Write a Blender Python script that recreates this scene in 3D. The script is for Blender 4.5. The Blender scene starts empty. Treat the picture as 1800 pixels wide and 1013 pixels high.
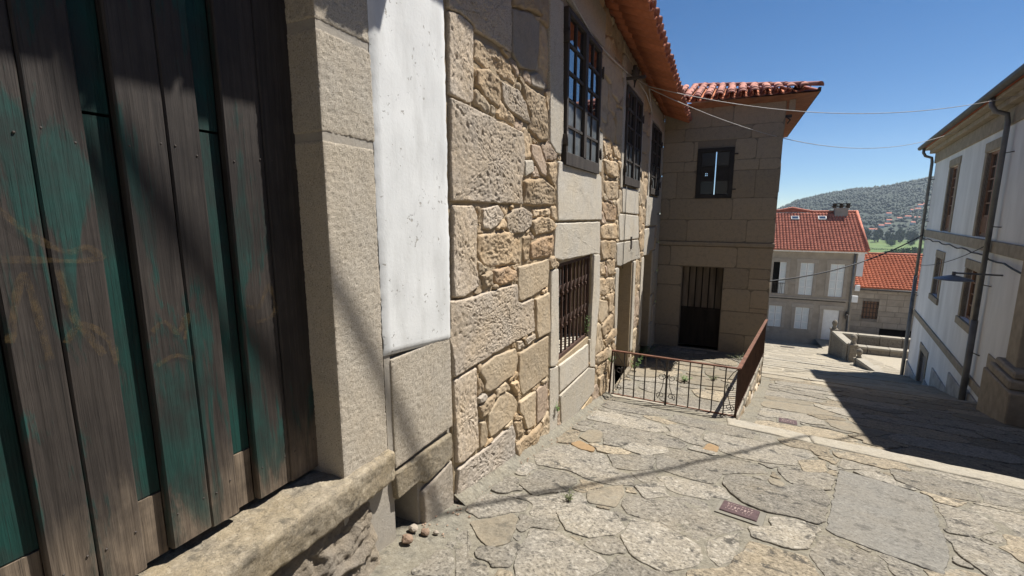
import bpy, bmesh, math, random
import numpy as np
from mathutils import Vector, Matrix, noise

# ---------------------------------------------------------------- camera, sky, sun, exposure
scene = bpy.context.scene
R = math.radians
cam_data = bpy.data.cameras.new("camera")
cam_data.sensor_width = 36.0
cam_data.lens = 16.0
cam_data.clip_start = 0.05
cam_data.clip_end = 12000
cam = bpy.data.objects.new("camera", cam_data)
scene.collection.objects.link(cam)
cam.location = (0, 0, 0)                      # eye level is z = 0; the street falls away below
cam.rotation_euler = (R(90 - 9.23), 0, R(25.41))
scene.camera = cam

SUN = Vector((0.42, 0.45, 1.0)).normalized()  # direction towards the sun
elev = math.asin(SUN.z)
azim = math.atan2(SUN.x, SUN.y)
world = bpy.data.worlds.new("World")
scene.world = world
world.use_nodes = True
wn = world.node_tree
bg = wn.nodes["Background"]
sky = wn.nodes.new("ShaderNodeTexSky")
sky.sky_type = 'NISHITA'
sky.sun_disc = False
sky.sun_elevation = elev
sky.sun_rotation = azim
sky.altitude = 250
sky.air_density = 0.68
sky.dust_density = 0.05
sky.ozone_density = 2.5
grade = wn.nodes.new("ShaderNodeHueSaturation")
grade.inputs['Saturation'].default_value = 1.32
wn.links.new(sky.outputs[0], grade.inputs['Color'])
wn.links.new(grade.outputs[0], bg.inputs[0])
bg.inputs[1].default_value = 0.058
sun_data = bpy.data.lights.new("sun", 'SUN')
sun_data.energy = 5.0
sun_data.angle = R(0.53)
sun_data.color = (1.0, 0.955, 0.89)
sun = bpy.data.objects.new("sun", sun_data)
scene.collection.objects.link(sun)
sun.rotation_euler = SUN.to_track_quat('Z', 'Y').to_euler()
vs = scene.view_settings
vs.view_transform = 'Standard'
vs.look = 'None'
vs.exposure = 0.85
vs.gamma = 1.0
vs.use_curve_mapping = False

# ---------------------------------------------------------------- helpers
COL = scene.collection
rng = random.Random(11)
nrng = np.random.default_rng(5)

class F:
    """A plane to build on: (u, v, n) -> world."""
    def __init__(s, o, eu, ev):
        s.o = Vector(o); s.eu = Vector(eu).normalized(); s.ev = Vector(ev).normalized(); s.en = s.eu.cross(s.ev)
    def __call__(s, u, v, n=0.0):
        return s.o + s.eu * u + s.ev * v + s.en * n

IDF = lambda x, y, z: Vector((x, y, z))

def link(name, me, parent=None):
    o = bpy.data.objects.new(name, me)
    COL.objects.link(o)
    if parent is not None:
        o.parent = parent
    return o

def tag(o, label=None, cat=None, group=None, kind=None):
    if label: o["label"] = label
    if cat: o["category"] = cat
    if group: o["group"] = group
    if kind: o["kind"] = kind
    return o

def empty(name, loc=(0, 0, 0), label=None, cat=None, group=None):
    o = link(name, None)
    o.empty_display_size = 0.2
    tag(o, label, cat, group)
    o["base"] = list(loc)
    return o

class MB:
    """Collects faces of one mesh."""
    def __init__(s, fr=IDF):
        s.v = []; s.f = []; s.fr = fr; s.smooth = []
    def p(s, *a):
        s.v.append(s.fr(*a)); return len(s.v) - 1
    def face(s, idx, sm=False):
        s.f.append(tuple(idx)); s.smooth.append(sm)
    def box(s, u0, u1, v0, v1, n0, n1, c=0.0):
        if u0 > u1: u0, u1 = u1, u0
        if v0 > v1: v0, v1 = v1, v0
        if n0 > n1: n0, n1 = n1, n0
        if c <= 0:
            i = [s.p(u, v, n) for n in (n0, n1) for v in (v0, v1) for u in (u0, u1)]
            for q in ((0, 2, 3, 1), (4, 5, 7, 6), (0, 1, 5, 4), (2, 6, 7, 3), (0, 4, 6, 2), (1, 3, 7, 5)):
                s.face([i[k] for k in q])
            return
        c = min(c, (u1 - u0) * .4, (v1 - v0) * .4, (n1 - n0) * .4)
        base = [(u0, v0), (u1, v0), (u1, v1), (u0, v1)]
        def ring(n, ins, ch):
            a, b, cc, d = u0 + ins, u1 - ins, v0 + ins, v1 - ins
            k = ch
            pts = [(a + k, cc), (b - k, cc), (b, cc + k), (b, d - k), (b - k, d), (a + k, d), (a, d - k), (a, cc + k)]
            return [s.p(x, y, n) for x, y in pts]
        r = [ring(n0, c, c * .5), ring(n0 + c, 0, c), ring(n1 - c, 0, c), ring(n1, c, c * .5)]
        for a, b in zip(r, r[1:]):
            for k in range(8):
                s.face((a[k], a[(k + 1) % 8], b[(k + 1) % 8], b[k]))
        s.face(r[0][::-1]); s.face(r[3])
    def quad(s, *pts):
        s.face([s.p(*q) for q in pts])
    def tube(s, pts, r, n=6, cap=True):
        pts = [Vector(p) for p in pts]
        rings = []
        up0 = None
        for i, p in enumerate(pts):
            d = (pts[min(i + 1, len(pts) - 1)] - pts[max(i - 1, 0)]).normalized()
            up = Vector((0, 0, 1)) if abs(d.z) < .95 else Vector((1, 0, 0))
            if up0 is not None: up = up0
            a = d.cross(up).normalized(); b = a.cross(d).normalized(); up0 = b
            rr = r[i] if hasattr(r, '__len__') else r
            rings.append([s.p(*(p + a * math.cos(t) * rr + b * math.sin(t) * rr)) for t in [2 * math.pi * k / n for k in range(n)]])
        for a, b in zip(rings, rings[1:]):
            for k in range(n):
                s.face((a[k], b[k], b[(k + 1) % n], a[(k + 1) % n]), True)
        if cap:
            s.face(rings[0]); s.face(rings[-1][::-1])
    def build(s, name, mat, parent=None, fix=True):
        me = bpy.data.meshes.new(name)
        me.from_pydata([tuple(v) for v in s.v], [], s.f)
        me.polygons.foreach_set("use_smooth", s.smooth)
        if fix:
            bm = bmesh.new(); bm.from_mesh(me); bmesh.ops.recalc_face_normals(bm, faces=bm.faces); bm.to_mesh(me); bm.free()
        if mat: me.materials.append(mat)
        me.update()
        return link(name, me, parent)

def resample(poly, step, nmin, nmax):
    P = [Vector((a, b)) for a, b in poly]
    L = [(P[(i + 1) % len(P)] - P[i]).length for i in range(len(P))]
    per = sum(L); n = max(nmin, min(nmax, int(per / step)))
    out = []; i = 0; acc = 0.0
    for k in range(n):
        d = per * k / n
        while acc + L[i] < d and i < len(P) - 1:
            acc += L[i]; i += 1
        out.append(P[i].lerp(P[(i + 1) % len(P)], (d - acc) / max(L[i], 1e-6)))
    return out

def area2(P):
    return sum(P[i][0] * P[(i + 1) % len(P)][1] - P[(i + 1) % len(P)][0] * P[i][1] for i in range(len(P)))

def add_stone(mb, poly, proud=.02, depth=.06, bevel=.015, rough=.006, gap=.006, wob=.006, step=.06, nmax=44, round_=1, seed=0.0, dense=0):
    """An irregular block with its own edges: side walls, worn arris, uneven face."""
    if area2(poly) < 0: poly = poly[::-1]
    P = resample(poly, step, 10, nmax)
    for _ in range(round_):
        P = [P[i] * .6 + (P[i - 1] + P[(i + 1) % len(P)]) * .2 for i in range(len(P))]
    n = len(P)
    c = sum(P, Vector((0, 0))) / n
    nor = []
    for i in range(n):
        d = P[(i + 1) % n] - P[i - 1]
        nor.append(Vector((-d.y, d.x)).normalized() if d.length > 1e-6 else Vector((0, 0)))
    Q = []
    for i in range(n):
        w = wob * noise.noise(Vector((P[i].x * 9 + seed, P[i].y * 9, seed))) * 2
        Q.append(P[i] + nor[i] * (gap + w))
    size = min((q - c).length for q in Q)
    bevel = min(bevel, size * .45)
    def h(q, amp):
        return amp * (noise.noise(Vector((q.x * 5 + seed * 3, q.y * 5, seed))) * 1.3 + noise.noise(Vector((q.x * 17, q.y * 17 + seed, 3.1 + seed))) * .8)
    rings = []
    rings.append([mb.p(q.x, q.y, -depth) for q in Q])
    e = proud - bevel
    rings.append([mb.p(q.x, q.y, e + h(q, rough * .5)) for q in Q])
    A = [q + nor[i] * bevel * .35 for i, q in enumerate(Q)]
    rings.append([mb.p(q.x, q.y, proud - bevel * .3 + h(q, rough)) for q in A])
    A2 = [q + nor[i] * bevel * 1.1 for i, q in enumerate(Q)]
    rings.append([mb.p(q.x, q.y, proud + h(q, rough)) for q in A2])
    A3 = [q + nor[i] * min(bevel * .7, size * .15) for i, q in enumerate(A2)]
    rings.append([mb.p(q.x, q.y, proud + h(q, rough)) for q in A3])
    fr = [.72, .42] if not dense else [.86, .72, .57, .42, .27, .13]
    for f in fr:
        B = [c + (q - c) * f for q in A2]
        rings.append([mb.p(q.x, q.y, proud + rough * .4 * (1 - f) + h(q, rough)) for q in B])
    for a, b in zip(rings, rings[1:]):
        for k in range(n):
            mb.face((a[k], a[(k + 1) % n], b[(k + 1) % n], b[k]), True)
    ci = mb.p(c.x, c.y, proud + rough * .4 + h(c, rough))
    for k in range(n):
        mb.face((rings[-1][k], rings[-1][(k + 1) % n], ci), True)

def stone(name, fr, poly, mat, parent, **kw):
    mb = MB(fr); add_stone(mb, poly, **kw)
    return mb.build(name, mat, parent, fix=False)

# vectorised gradient noise for surface relief
_perm = np.random.default_rng(77).permutation(256)
_perm = np.concatenate([_perm, _perm, _perm])
_g = np.random.default_rng(78).normal(size=(256, 3)); _g /= np.linalg.norm(_g, axis=1)[:, None]
def pn(P):
    I = np.floor(P).astype(int); f = P - I; I &= 255
    w = f * f * f * (f * (f * 6 - 15) + 10)
    r = 0
    for dx in (0, 1):
        for dy in (0, 1):
            for dz in (0, 1):
                h = _perm[_perm[_perm[(I[:, 0] + dx) & 255] + ((I[:, 1] + dy) & 255)] + ((I[:, 2] + dz) & 255)]
                d = f - np.array([dx, dy, dz])
                wt = (w[:, 0] if dx else 1 - w[:, 0]) * (w[:, 1] if dy else 1 - w[:, 1]) * (w[:, 2] if dz else 1 - w[:, 2])
                r = r + wt * (_g[h] * d).sum(1)
    return r * 1.6
def relief(P, kind):
    if kind == 'hewn':
        Wp = P + .010 * np.stack([pn(P * 30 + 11), pn(P * 30 + 23), 0 * P[:, 0]], 1)
        return .007 * pn(P * 4) + .0030 * pn(Wp * 33) + .0042 * pn(Wp * 68) - .020 * np.maximum(0, pn(Wp * 36 + 5) - .24) - .012 * np.maximum(0, pn(Wp * 60 + 8) - .3)
    if kind == 'rubble':
        return .020 * pn(P * 4.5) + .013 * (.5 - np.abs(pn(P * 9 + 7))) + .009 * (.4 - np.abs(pn(P * 19 + 3))) + .0055 * pn(P * 42) + .003 * pn(P * 85)
    if kind == 'worn':
        W_ = P + .03 * np.stack([pn(P * 5), pn(P * 5 + 9), pn(P * 5 + 4)], 1)
        return .014 * pn(P * 2.5) + .014 * (.4 - np.abs(pn(W_ * 6))) + .007 * (.4 - np.abs(pn(W_ * 15 + 3))) + .003 * pn(P * 40) + .002 * pn(P * 80)
    if kind == 'slab':
        return .008 * pn(P * 4) + .005 * (.4 - np.abs(pn(P * 12))) + .0025 * pn(P * 40) + .0015 * pn(P * 85)
    if kind == 'pier':
        return .0035 * pn(P * 3) + .0010 * pn(P * 40) + .0026 * pn(P * 98) - .009 * np.maximum(0, pn(P * 75 + 9) - .25)
    if kind == 'dressed':
        return .003 * pn(P * 3) + .0024 * pn(P * 62) + .0016 * pn(P * 120)
    if kind == 'flag':
        return .007 * pn(P * 2.6) + .0045 * (.35 - np.abs(pn(P * 8 + 5))) + .0022 * pn(P * 30) + .0018 * pn(P * 65)
    return 0 * P[:, 0]

def mesh_np(name, V, faces, mat, parent, sharp=None):
    me = bpy.data.meshes.new(name)
    F_ = np.concatenate(faces) if isinstance(faces, list) else faces
    me.vertices.add(len(V)); me.vertices.foreach_set("co", V.astype(np.float32).ravel())
    n = len(F_); me.loops.add(n * 4); me.loops.foreach_set("vertex_index", F_.astype(np.int32).ravel())
    me.polygons.add(n); me.polygons.foreach_set("loop_start", np.arange(n, dtype=np.int32) * 4)
    me.polygons.foreach_set("use_smooth", np.ones(n, bool))
    me.update(calc_edges=True); me.validate()
    if mat: me.materials.append(mat)
    return link(name, me, parent)

def frame_np(fr, U, V, N):
    if isinstance(fr, F):
        o, a, b, c = (np.array(x) for x in (fr.o, fr.eu, fr.ev, fr.en))
        return o + U[:, None] * a + V[:, None] * b + N[:, None] * c
    return np.array([tuple(fr(u, v, n)) for u, v, n in zip(U, V, N)])

def dstone(name, fr, poly, mat, parent, proud=.015, depth=.05, bevel=.015, gap=.004, wob=.006, res=.014, kind='hewn', seed=0.0, round_=3):
    """A block whose face carries real relief at the given resolution."""
    if area2(poly) < 0: poly = poly[::-1]
    P = resample(poly, res, 16, 420)
    for _ in range(round_):
        P = [P[i] * .5 + (P[i - 1] + P[(i + 1) % len(P)]) * .25 for i in range(len(P))]
    Q = np.array([(p.x, p.y) for p in P]); n = len(Q)
    d = np.roll(Q, -1, 0) - np.roll(Q, 1, 0); L = np.maximum(np.linalg.norm(d, axis=1), 1e-9)[:, None]
    nor = np.stack([-d[:, 1], d[:, 0]], 1) / L
    s3 = np.full(n, seed * .37)
    e = pn(np.stack([Q[:, 0] * 8, Q[:, 1] * 8, s3], 1)) + .5 * pn(np.stack([Q[:, 0] * 30, Q[:, 1] * 30, s3], 1))
    Q = Q + nor * (gap + wob * e)[:, None]
    c = Q.mean(0); rad = np.linalg.norm(Q - c, axis=1)
    b = min(bevel, rad.min() * .4)
    rings = [(Q, -depth, 0.0), (Q, proud - b, .3)]
    for t in (.12, .35, .65, 1.0):
        rings.append((Q + nor * b * t, proud - b * (1 - math.sqrt(1 - (1 - t) ** 2)), .5 + .5 * t))
    A = Q + nor * b
    k = max(2, int(np.percentile(rad, 70) / res))
    for i in range(1, k):
        rings.append((c + (A - c) * (1 - i / k) ** 1.0, proud, 1.0))
    U = np.concatenate([r[0][:, 0] for r in rings] + [[c[0]] * n]); V = np.concatenate([r[0][:, 1] for r in rings] + [[c[1]] * n])
    Z = np.concatenate([np.full(n, r[1]) for r in rings] + [np.full(n, proud)]); W = np.concatenate([np.full(n, r[2]) for r in rings] + [np.ones(n)])
    Z = Z + W * relief(np.stack([U, V, np.full(len(U), seed * .37)], 1), kind)
    m = len(rings) + 1
    idx = np.arange(m * n).reshape(m, n)
    a0, a1 = idx[:-1], np.roll(idx[:-1], -1, 1); b0, b1 = idx[1:], np.roll(idx[1:], -1, 1)
    faces = np.stack([a0, a1, b1, b0], -1).reshape(-1, 4)
    return mesh_np(name, frame_np(fr, U, V, Z), faces, mat, parent)

def gridbox(name, fr, lo, hi, r, res, kind, mat, parent, amp=1.0, seed=0.0, faces=(0, 1, 2, 3, 4, 5)):
    """Solid block with rounded arrises and relief on every face."""
    lo, hi = np.array(lo, float), np.array(hi, float)
    VV, FF_ = [], []; base_ = 0
    for ax in range(3):
        for side in (0, 1):
            if ax * 2 + side not in faces: continue
            a, b = [k for k in range(3) if k != ax]
            na, nb = max(2, int((hi[a] - lo[a]) / res)), max(2, int((hi[b] - lo[b]) / res))
            A_, B_ = np.meshgrid(np.linspace(lo[a], hi[a], na + 1), np.linspace(lo[b], hi[b], nb + 1), indexing='ij')
            P = np.zeros((A_.size, 3)); P[:, a] = A_.ravel(); P[:, b] = B_.ravel(); P[:, ax] = hi[ax] if side else lo[ax]
            inner = np.clip(P, lo + r, hi - r); dv = P - inner; ln = np.linalg.norm(dv, axis=1)
            nrm = dv / np.maximum(ln, 1e-9)[:, None]
            P2 = inner + nrm * r
            P2 = P2 + nrm * (relief(P2 + seed, kind) * amp)[:, None]
            I = np.arange(A_.size).reshape(na + 1, nb + 1) + base_
            q = np.stack([I[:-1, :-1], I[1:, :-1], I[1:, 1:], I[:-1, 1:]], -1).reshape(-1, 4)
            flip = (side == 0) ^ (ax == 1)
            FF_.append(q[:, ::-1] if flip else q)
            VV.append(frame_np(fr, P2[:, 0], P2[:, 1], P2[:, 2])); base_ += A_.size
    return mesh_np(name, np.concatenate(VV), FF_, mat, parent)
RELIEF = {'g': 'hewn', 'G': 'hewn', 'w': 'dressed', 't': 'rubble', 'o': 'rubble', 'b': 'slab', 'p': 'slab', 'd': 'slab', 'B': 'slab'}

def inside(poly, X, Y):
    r = np.zeros(X.shape, bool); n = len(poly)
    for i in range(n):
        x0, y0 = poly[i]; x1, y1 = poly[(i + 1) % n]
        if y0 == y1: continue
        c = ((Y >= y0) != (Y >= y1)) & (X < (x1 - x0) * (Y - y0) / (y1 - y0) + x0)
        r ^= c
    return r

def pack(u0, u1, v0, v1, blocked, sizes, asp=1.4, res=.02, gap=.012, keep=.52, jit=.25):
    """Fill the free part of a rectangle with irregular stones, large ones first."""
    nu, nv = int((u1 - u0) / res), int((v1 - v0) / res)
    U, V = np.meshgrid(u0 + (np.arange(nu) + .5) * res, v0 + (np.arange(nv) + .5) * res, indexing='ij')
    free = ~blocked(U, V)
    out = []
    A = 18
    th = np.arange(A) * 2 * np.pi / A
    for (r, tries) in sizes:
        cand = np.argwhere(free)
        if len(cand) == 0: break
        for t in range(tries):
            ci, cj = cand[nrng.integers(len(cand))]
            if not free[ci, cj]: continue
            k = np.arange(1, int(r * asp * 1.3 / res) + 2)
            du, dv = np.cos(th), np.sin(th)
            I = np.rint(ci + np.outer(du, k)).astype(int); J = np.rint(cj + np.outer(dv, k)).astype(int)
            ok = (I >= 0) & (I < nu) & (J >= 0) & (J < nv)
            fr = np.zeros(I.shape, bool)
            fr[ok] = free[I[ok], J[ok]]
            hit = np.where(fr.all(1), len(k), np.argmin(fr, 1)) * res
            lim = 1 / np.sqrt((du / (r * asp)) ** 2 + (dv / r) ** 2) * (1 + jit * (nrng.random(A) - .5) * 2)
            # squarish outline
            lim = np.minimum(lim * 1.18, np.minimum(r * asp / np.maximum(abs(du), 1e-3), r / np.maximum(abs(dv), 1e-3)))
            L = np.minimum(hit, lim)
            if L.mean() < keep * r or L.min() < .16 * r: continue
            L = np.minimum(L, (np.roll(L, 1) + np.roll(L, -1)) * .5 * 1.25)
            cu, cv = u0 + (ci + .5) * res, v0 + (cj + .5) * res
            out.append([(cu + l * a, cv + l * b) for l, a, b in zip(L, du, dv)])
            m = int(max(L) / res) + 3
            a0, a1, b0, b1 = max(ci - m, 0), min(ci + m, nu), max(cj - m, 0), min(cj + m, nv)
            du2 = U[a0:a1, b0:b1] - cu; dv2 = V[a0:a1, b0:b1] - cv
            ang = np.arctan2(dv2, du2) % (2 * np.pi)
            Li = np.interp(ang, np.append(th, 2 * np.pi), np.append(L, L[0]))
            free[a0:a1, b0:b1] &= ~(np.hypot(du2, dv2) < Li + gap)
    return out

def parea(p): return abs(area2(p)) * .5

def wall_sheet(name, fr, u0, u1, v0, v1, opens, thick, mat, parent, front=0.0):
    """A thick wall with real openings and reveals."""
    us = sorted(set([u0, u1] + [x for o in opens for x in o[:2]]))
    vs_ = sorted(set([v0, v1] + [x for o in opens for x in o[2:4]]))
    us = [u for u in us if u0 <= u <= u1]; vs_ = [v for v in vs_ if v0 <= v <= v1]
    mb = MB(fr)
    def solid(i, j):
        if i < 0 or j < 0 or i >= len(us) - 1 or j >= len(vs_) - 1: return False
        cu, cv = (us[i] + us[i + 1]) / 2, (vs_[j] + vs_[j + 1]) / 2
        return not any(o[0] < cu < o[1] and o[2] < cv < o[3] for o in opens)
    b = front - thick
    for i in range(len(us) - 1):
        for j in range(len(vs_) - 1):
            if not solid(i, j): continue
            a, c, d, e = us[i], us[i + 1], vs_[j], vs_[j + 1]
            mb.quad((a, d, front), (c, d, front), (c, e, front), (a, e, front))
            mb.quad((a, d, b), (a, e, b), (c, e, b), (c, d, b))
            if not solid(i - 1, j): mb.quad((a, d, front), (a, e, front), (a, e, b), (a, d, b))
            if not solid(i + 1, j): mb.quad((c, d, front), (c, d, b), (c, e, b), (c, e, front))
            if not solid(i, j - 1): mb.quad((a, d, front), (a, d, b), (c, d, b), (c, d, front))
            if not solid(i, j + 1): mb.quad((a, e, front), (c, e, front), (c, e, b), (a, e, b))
    return mb.build(name, mat, parent, fix=False)

# ---------------------------------------------------------------- materials
def newmat(name):
    m = bpy.data.materials.new(name); m.use_nodes = True
    nt = m.node_tree
    return m, nt, nt.nodes["Principled BSDF"]

def nd(nt, typ, **kw):
    n = nt.nodes.new(typ)
    for k, v in kw.items():
        if k in n.inputs.keys(): 
            if hasattr(v, 'is_linked') or isinstance(v, bpy.types.NodeSocket): nt.links.new(v, n.inputs[k])
            else: n.inputs[k].default_value = v
        else: setattr(n, k, v)
    return n

def ramp(nt, fac, stops, interp='LINEAR'):
    n = nt.nodes.new("ShaderNodeValToRGB")
    n.color_ramp.interpolation = interp
    el = n.color_ramp.elements
    while len(el) < len(stops): el.new(.5)
    for e, (p, c) in zip(el, stops):
        e.position = p
        e.color = (c, c, c, 1) if not hasattr(c, '__len__') else (c[0], c[1], c[2], 1)
    nt.links.new(fac, n.inputs[0])
    return n.outputs[0]

def mixc(nt, fac, a, b, mode='MIX'):
    n = nt.nodes.new("ShaderNodeMix"); n.data_type = 'RGBA'; n.blend_type = mode
    for sock, v in ((n.inputs[0], fac), (n.inputs[6], a), (n.inputs[7], b)):
        if isinstance(v, bpy.types.NodeSocket): nt.links.new(v, sock)
        elif hasattr(v, '__len__'): sock.default_value = (v[0], v[1], v[2], 1)
        else: sock.default_value = v
    return n.outputs[2]

def math_(nt, op, a, b=0.0):
    n = nt.nodes.new("ShaderNodeMath"); n.operation = op
    for i, v in enumerate((a, b)):
        if isinstance(v, bpy.types.NodeSocket): nt.links.new(v, n.inputs[i])
        else: n.inputs[i].default_value = v
    return n.outputs[0]

def coords(nt, scale=(1, 1, 1)):
    tc = nt.nodes.new("ShaderNodeTexCoord")
    mp = nt.nodes.new("ShaderNodeMapping"); mp.inputs['Scale'].default_value = scale
    nt.links.new(tc.outputs['Object'], mp.inputs[0])
    return mp.outputs[0]

def nz(nt, vec, scale, detail=4, rough=.55, dist=0.0):
    n = nt.nodes.new("ShaderNodeTexNoise")
    nt.links.new(vec, n.inputs['Vector'])
    n.inputs['Scale'].default_value = scale; n.inputs['Detail'].default_value = detail
    n.inputs['Roughness'].default_value = rough; n.inputs['Distortion'].default_value = dist
    return n.outputs['Fac']

def bump(nt, bs, h, strength, dist, prev=None):
    b = nt.nodes.new("ShaderNodeBump")
    b.inputs['Strength'].default_value = strength; b.inputs['Distance'].default_value = dist
    nt.links.new(h, b.inputs['Height'])
    if prev is not None: nt.links.new(prev, b.inputs['Normal'])
    nt.links.new(b.outputs[0], bs.inputs['Normal'])
    return b.outputs[0]

def rockmat(name, base, warm, dark, grain=110, stain=2.5, pit=26, pit_d=.012, pit_s=.8, fine=.35, speck=.5, rnd=.16, lichen=0.0, rough=.9):
    m, nt, bs = newmat(name)
    v = coords(nt)
    oi = nt.nodes.new("ShaderNodeObjectInfo")
    g = nz(nt, v, grain, 3, .7)
    s1 = nz(nt, v, stain, 5, .6)
    s2 = nz(nt, v, stain * 5, 4, .6, .4)
    c = mixc(nt, ramp(nt, s1, [(.35, 0), (.68, 1)]), base, warm)
    c = mixc(nt, ramp(nt, s2, [(.48, 0), (.75, .55)]), c, dark)
    # mineral grains: dark mica and pale feldspar
    c = mixc(nt, ramp(nt, g, [(.30, speck), (.46, 0)]), c, (dark[0] * .45, dark[1] * .45, dark[2] * .45))
    c = mixc(nt, ramp(nt, g, [(.56, 0), (.70, speck * .8)]), c, (min(base[0] * 1.45, .85), min(base[1] * 1.45, .82), min(base[2] * 1.5, .78)))
    if lichen:
        l = nz(nt, v, 7.5, 6, .7, .3)
        c = mixc(nt, ramp(nt, l, [(.56, 0), (.63, lichen)]), c, (.05, .047, .042))
        l2 = nz(nt, v, 4.3, 6, .7, .6)
        c = mixc(nt, ramp(nt, l2, [(.60, 0), (.68, lichen * .7)]), c, (.24, .225, .19))
    if lichen:
        l3 = nz(nt, v, 26, 7, .75, .2)
        c = mixc(nt, ramp(nt, l3, [(.36, lichen * .8), (.47, 0)]), c, tuple(q * .38 for q in base))
        c = mixc(nt, ramp(nt, l3, [(.53, 0), (.64, lichen * .85)]), c, tuple(min(q * 1.75, .6) for q in base))
    hv = nt.nodes.new("ShaderNodeHueSaturation")
    nt.links.new(c, hv.inputs['Color'])
    val = math_(nt, 'ADD', math_(nt, 'MULTIPLY', oi.outputs['Random'], rnd * 2), 1 - rnd)
    nt.links.new(val, hv.inputs['Value'])
    nt.links.new(hv.outputs[0], bs.inputs['Base Color'])
    bs.inputs['Roughness'].default_value = rough
    bs.inputs['Specular IOR Level'].default_value = .25
    p1 = nz(nt, v, pit, 9, .78, .15)
    b1 = bump(nt, bs, p1, pit_s, pit_d)
    bump(nt, bs, g, fine, .004, b1)
    return m

M = {}
M['g'] = rockmat("granite_hewn", (0.425, 0.365, 0.293), (0.465, 0.370, 0.257), (0.277, 0.240, 0.195), pit=60, pit_d=0.01, pit_s=0.8, speck=0.95, grain=110)
M['w'] = rockmat("granite_pale", (.47, .435, .37), (.49, .43, .33), (.33, .30, .25), pit=70, pit_d=0.008, pit_s=0.8, speck=0.95, grain=130)
M['pier'] = rockmat("granite_bush_hammered", (.45, .405, .335), (.46, .395, .30), (.31, .275, .22), grain=150, pit=140, pit_d=.007, pit_s=1.0, speck=.95, rnd=.06)
M['G'] = rockmat("granite_grey", (.37, .33, .28), (.38, .32, .25), (.22, .20, .17), pit=60, pit_d=0.01, pit_s=0.8, speck=0.95, grain=110)
M['t'] = rockmat("rubble_tan", (0.431, 0.340, 0.232), (0.460, 0.330, 0.193), (0.244, 0.195, 0.140), pit=36, pit_d=0.014, pit_s=0.8, speck=.35, rnd=.22, grain=90)
M['b'] = rockmat("rubble_beige", (0.421, 0.345, 0.244), (0.451, 0.350, 0.228), (0.284, 0.235, 0.175), pit=36, pit_d=0.014, pit_s=0.8, speck=.3, grain=90)
M['B'] = rockmat("slab_tan", (.46, .36, .23), (.48, .36, .22), (.30, .24, .16), pit=14, pit_d=.008, pit_s=.6, speck=.2)
M['o'] = rockmat("rubble_orange", (0.432, 0.315, 0.208), (0.450, 0.300, 0.169), (0.252, 0.200, 0.156), pit=36, pit_d=0.014, pit_s=0.8, speck=.3, grain=90)
M['p'] = rockmat("rubble_pinkish", (.41, .325, .25), (.44, .33, .23), (.28, .22, .17), pit=36, pit_d=0.014, pit_s=0.8, speck=.35, grain=90)
M['d'] = rockmat("stone_grey", (.33, .295, .245), (.36, .30, .23), (.20, .18, .15), pit=36, pit_d=0.014, pit_s=0.8, speck=.4, grain=90)
M['mortar'] = rockmat("lime_mortar", (.40, .32, .215), (.43, .335, .21), (.25, .20, .14), grain=160, pit=38, pit_d=.02, pit_s=.9, speck=.25, rnd=0)
M['joint'] = rockmat("cement_joint", (.33, .305, .265), (.35, .31, .25), (.25, .23, .20), grain=150, pit=30, pit_d=.006, speck=.2, rnd=0)
M['ash'] = rockmat("tower_ashlar", (0.310, 0.259, 0.193), (0.330, 0.267, 0.187), (0.197, 0.168, 0.128), pit=60, pit_d=.006, pit_s=.7, speck=.5, rnd=.12)
M['ashjoint'] = rockmat("tower_joint", (.20, .17, .13), (.22, .18, .13), (.14, .12, .10), pit=60, pit_d=.004, speck=.3, rnd=0)
# paving
PV = dict(grain=52, pit=30, pit_d=.014, pit_s=1.0, rnd=.22, lichen=.85, speck=.95)
M['pg'] = rockmat("flag_grey", (0.228, 0.210, 0.176), (0.251, 0.220, 0.168), (0.127, 0.116, 0.100), **PV)
M['pw'] = rockmat("flag_smooth_granite", (0.197, 0.188, 0.165), (0.205, 0.188, 0.157), (0.124, 0.118, 0.106), grain=60, pit=60, pit_d=.008, pit_s=.8, rnd=.08, speck=.8, lichen=.45)
M['pt'] = rockmat("flag_beige", (0.257, 0.220, 0.163), (0.271, 0.223, 0.152), (0.145, 0.127, 0.099), **PV)
M['pb'] = rockmat("flag_tan", (0.214, 0.189, 0.144), (0.228, 0.189, 0.133), (0.118, 0.108, 0.087), grain=95, pit=17, pit_d=.012, pit_s=.7, rnd=.1, lichen=.4, speck=.4)
M['po'] = rockmat("flag_orange", (0.250, 0.169, 0.092), (0.262, 0.178, 0.095), (0.155, 0.113, 0.071), grain=95, pit=17, pit_d=.01, pit_s=.6, rnd=.05, lichen=.15, speck=.3)
M['pm'] = rockmat("paving_mortar", (0.192, 0.179, 0.144), (0.208, 0.184, 0.135), (0.122, 0.113, 0.093), grain=80, pit=22, pit_d=.012, pit_s=.9, rnd=0, lichen=.55, speck=.6)
M['kerb'] = rockmat("kerb_granite", (0.308, 0.282, 0.233), (0.314, 0.278, 0.213), (0.213, 0.194, 0.160), grain=90, pit=30, pit_d=.01, pit_s=.8, rnd=.06, lichen=.25, speck=.6)
M['slab2'] = rockmat("lower_paving", (0.287, 0.256, 0.200), (0.312, 0.269, 0.196), (0.190, 0.169, 0.134), grain=60, pit=10, pit_d=.02, pit_s=.7, rnd=.14, lichen=.4, speck=.4)
M['thresh'] = rockmat("threshold_granite", (0.276, 0.241, 0.184), (0.290, 0.233, 0.147), (0.138, 0.122, 0.099), pit=22, pit_d=.02, pit_s=.9, speck=.6, lichen=.5)
M['rock'] = rockmat("bare_bedrock", (.38, .33, .265), (.41, .33, .23), (.20, .175, .14), pit=11, pit_d=.07, pit_s=1.0, speck=.4)

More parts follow.
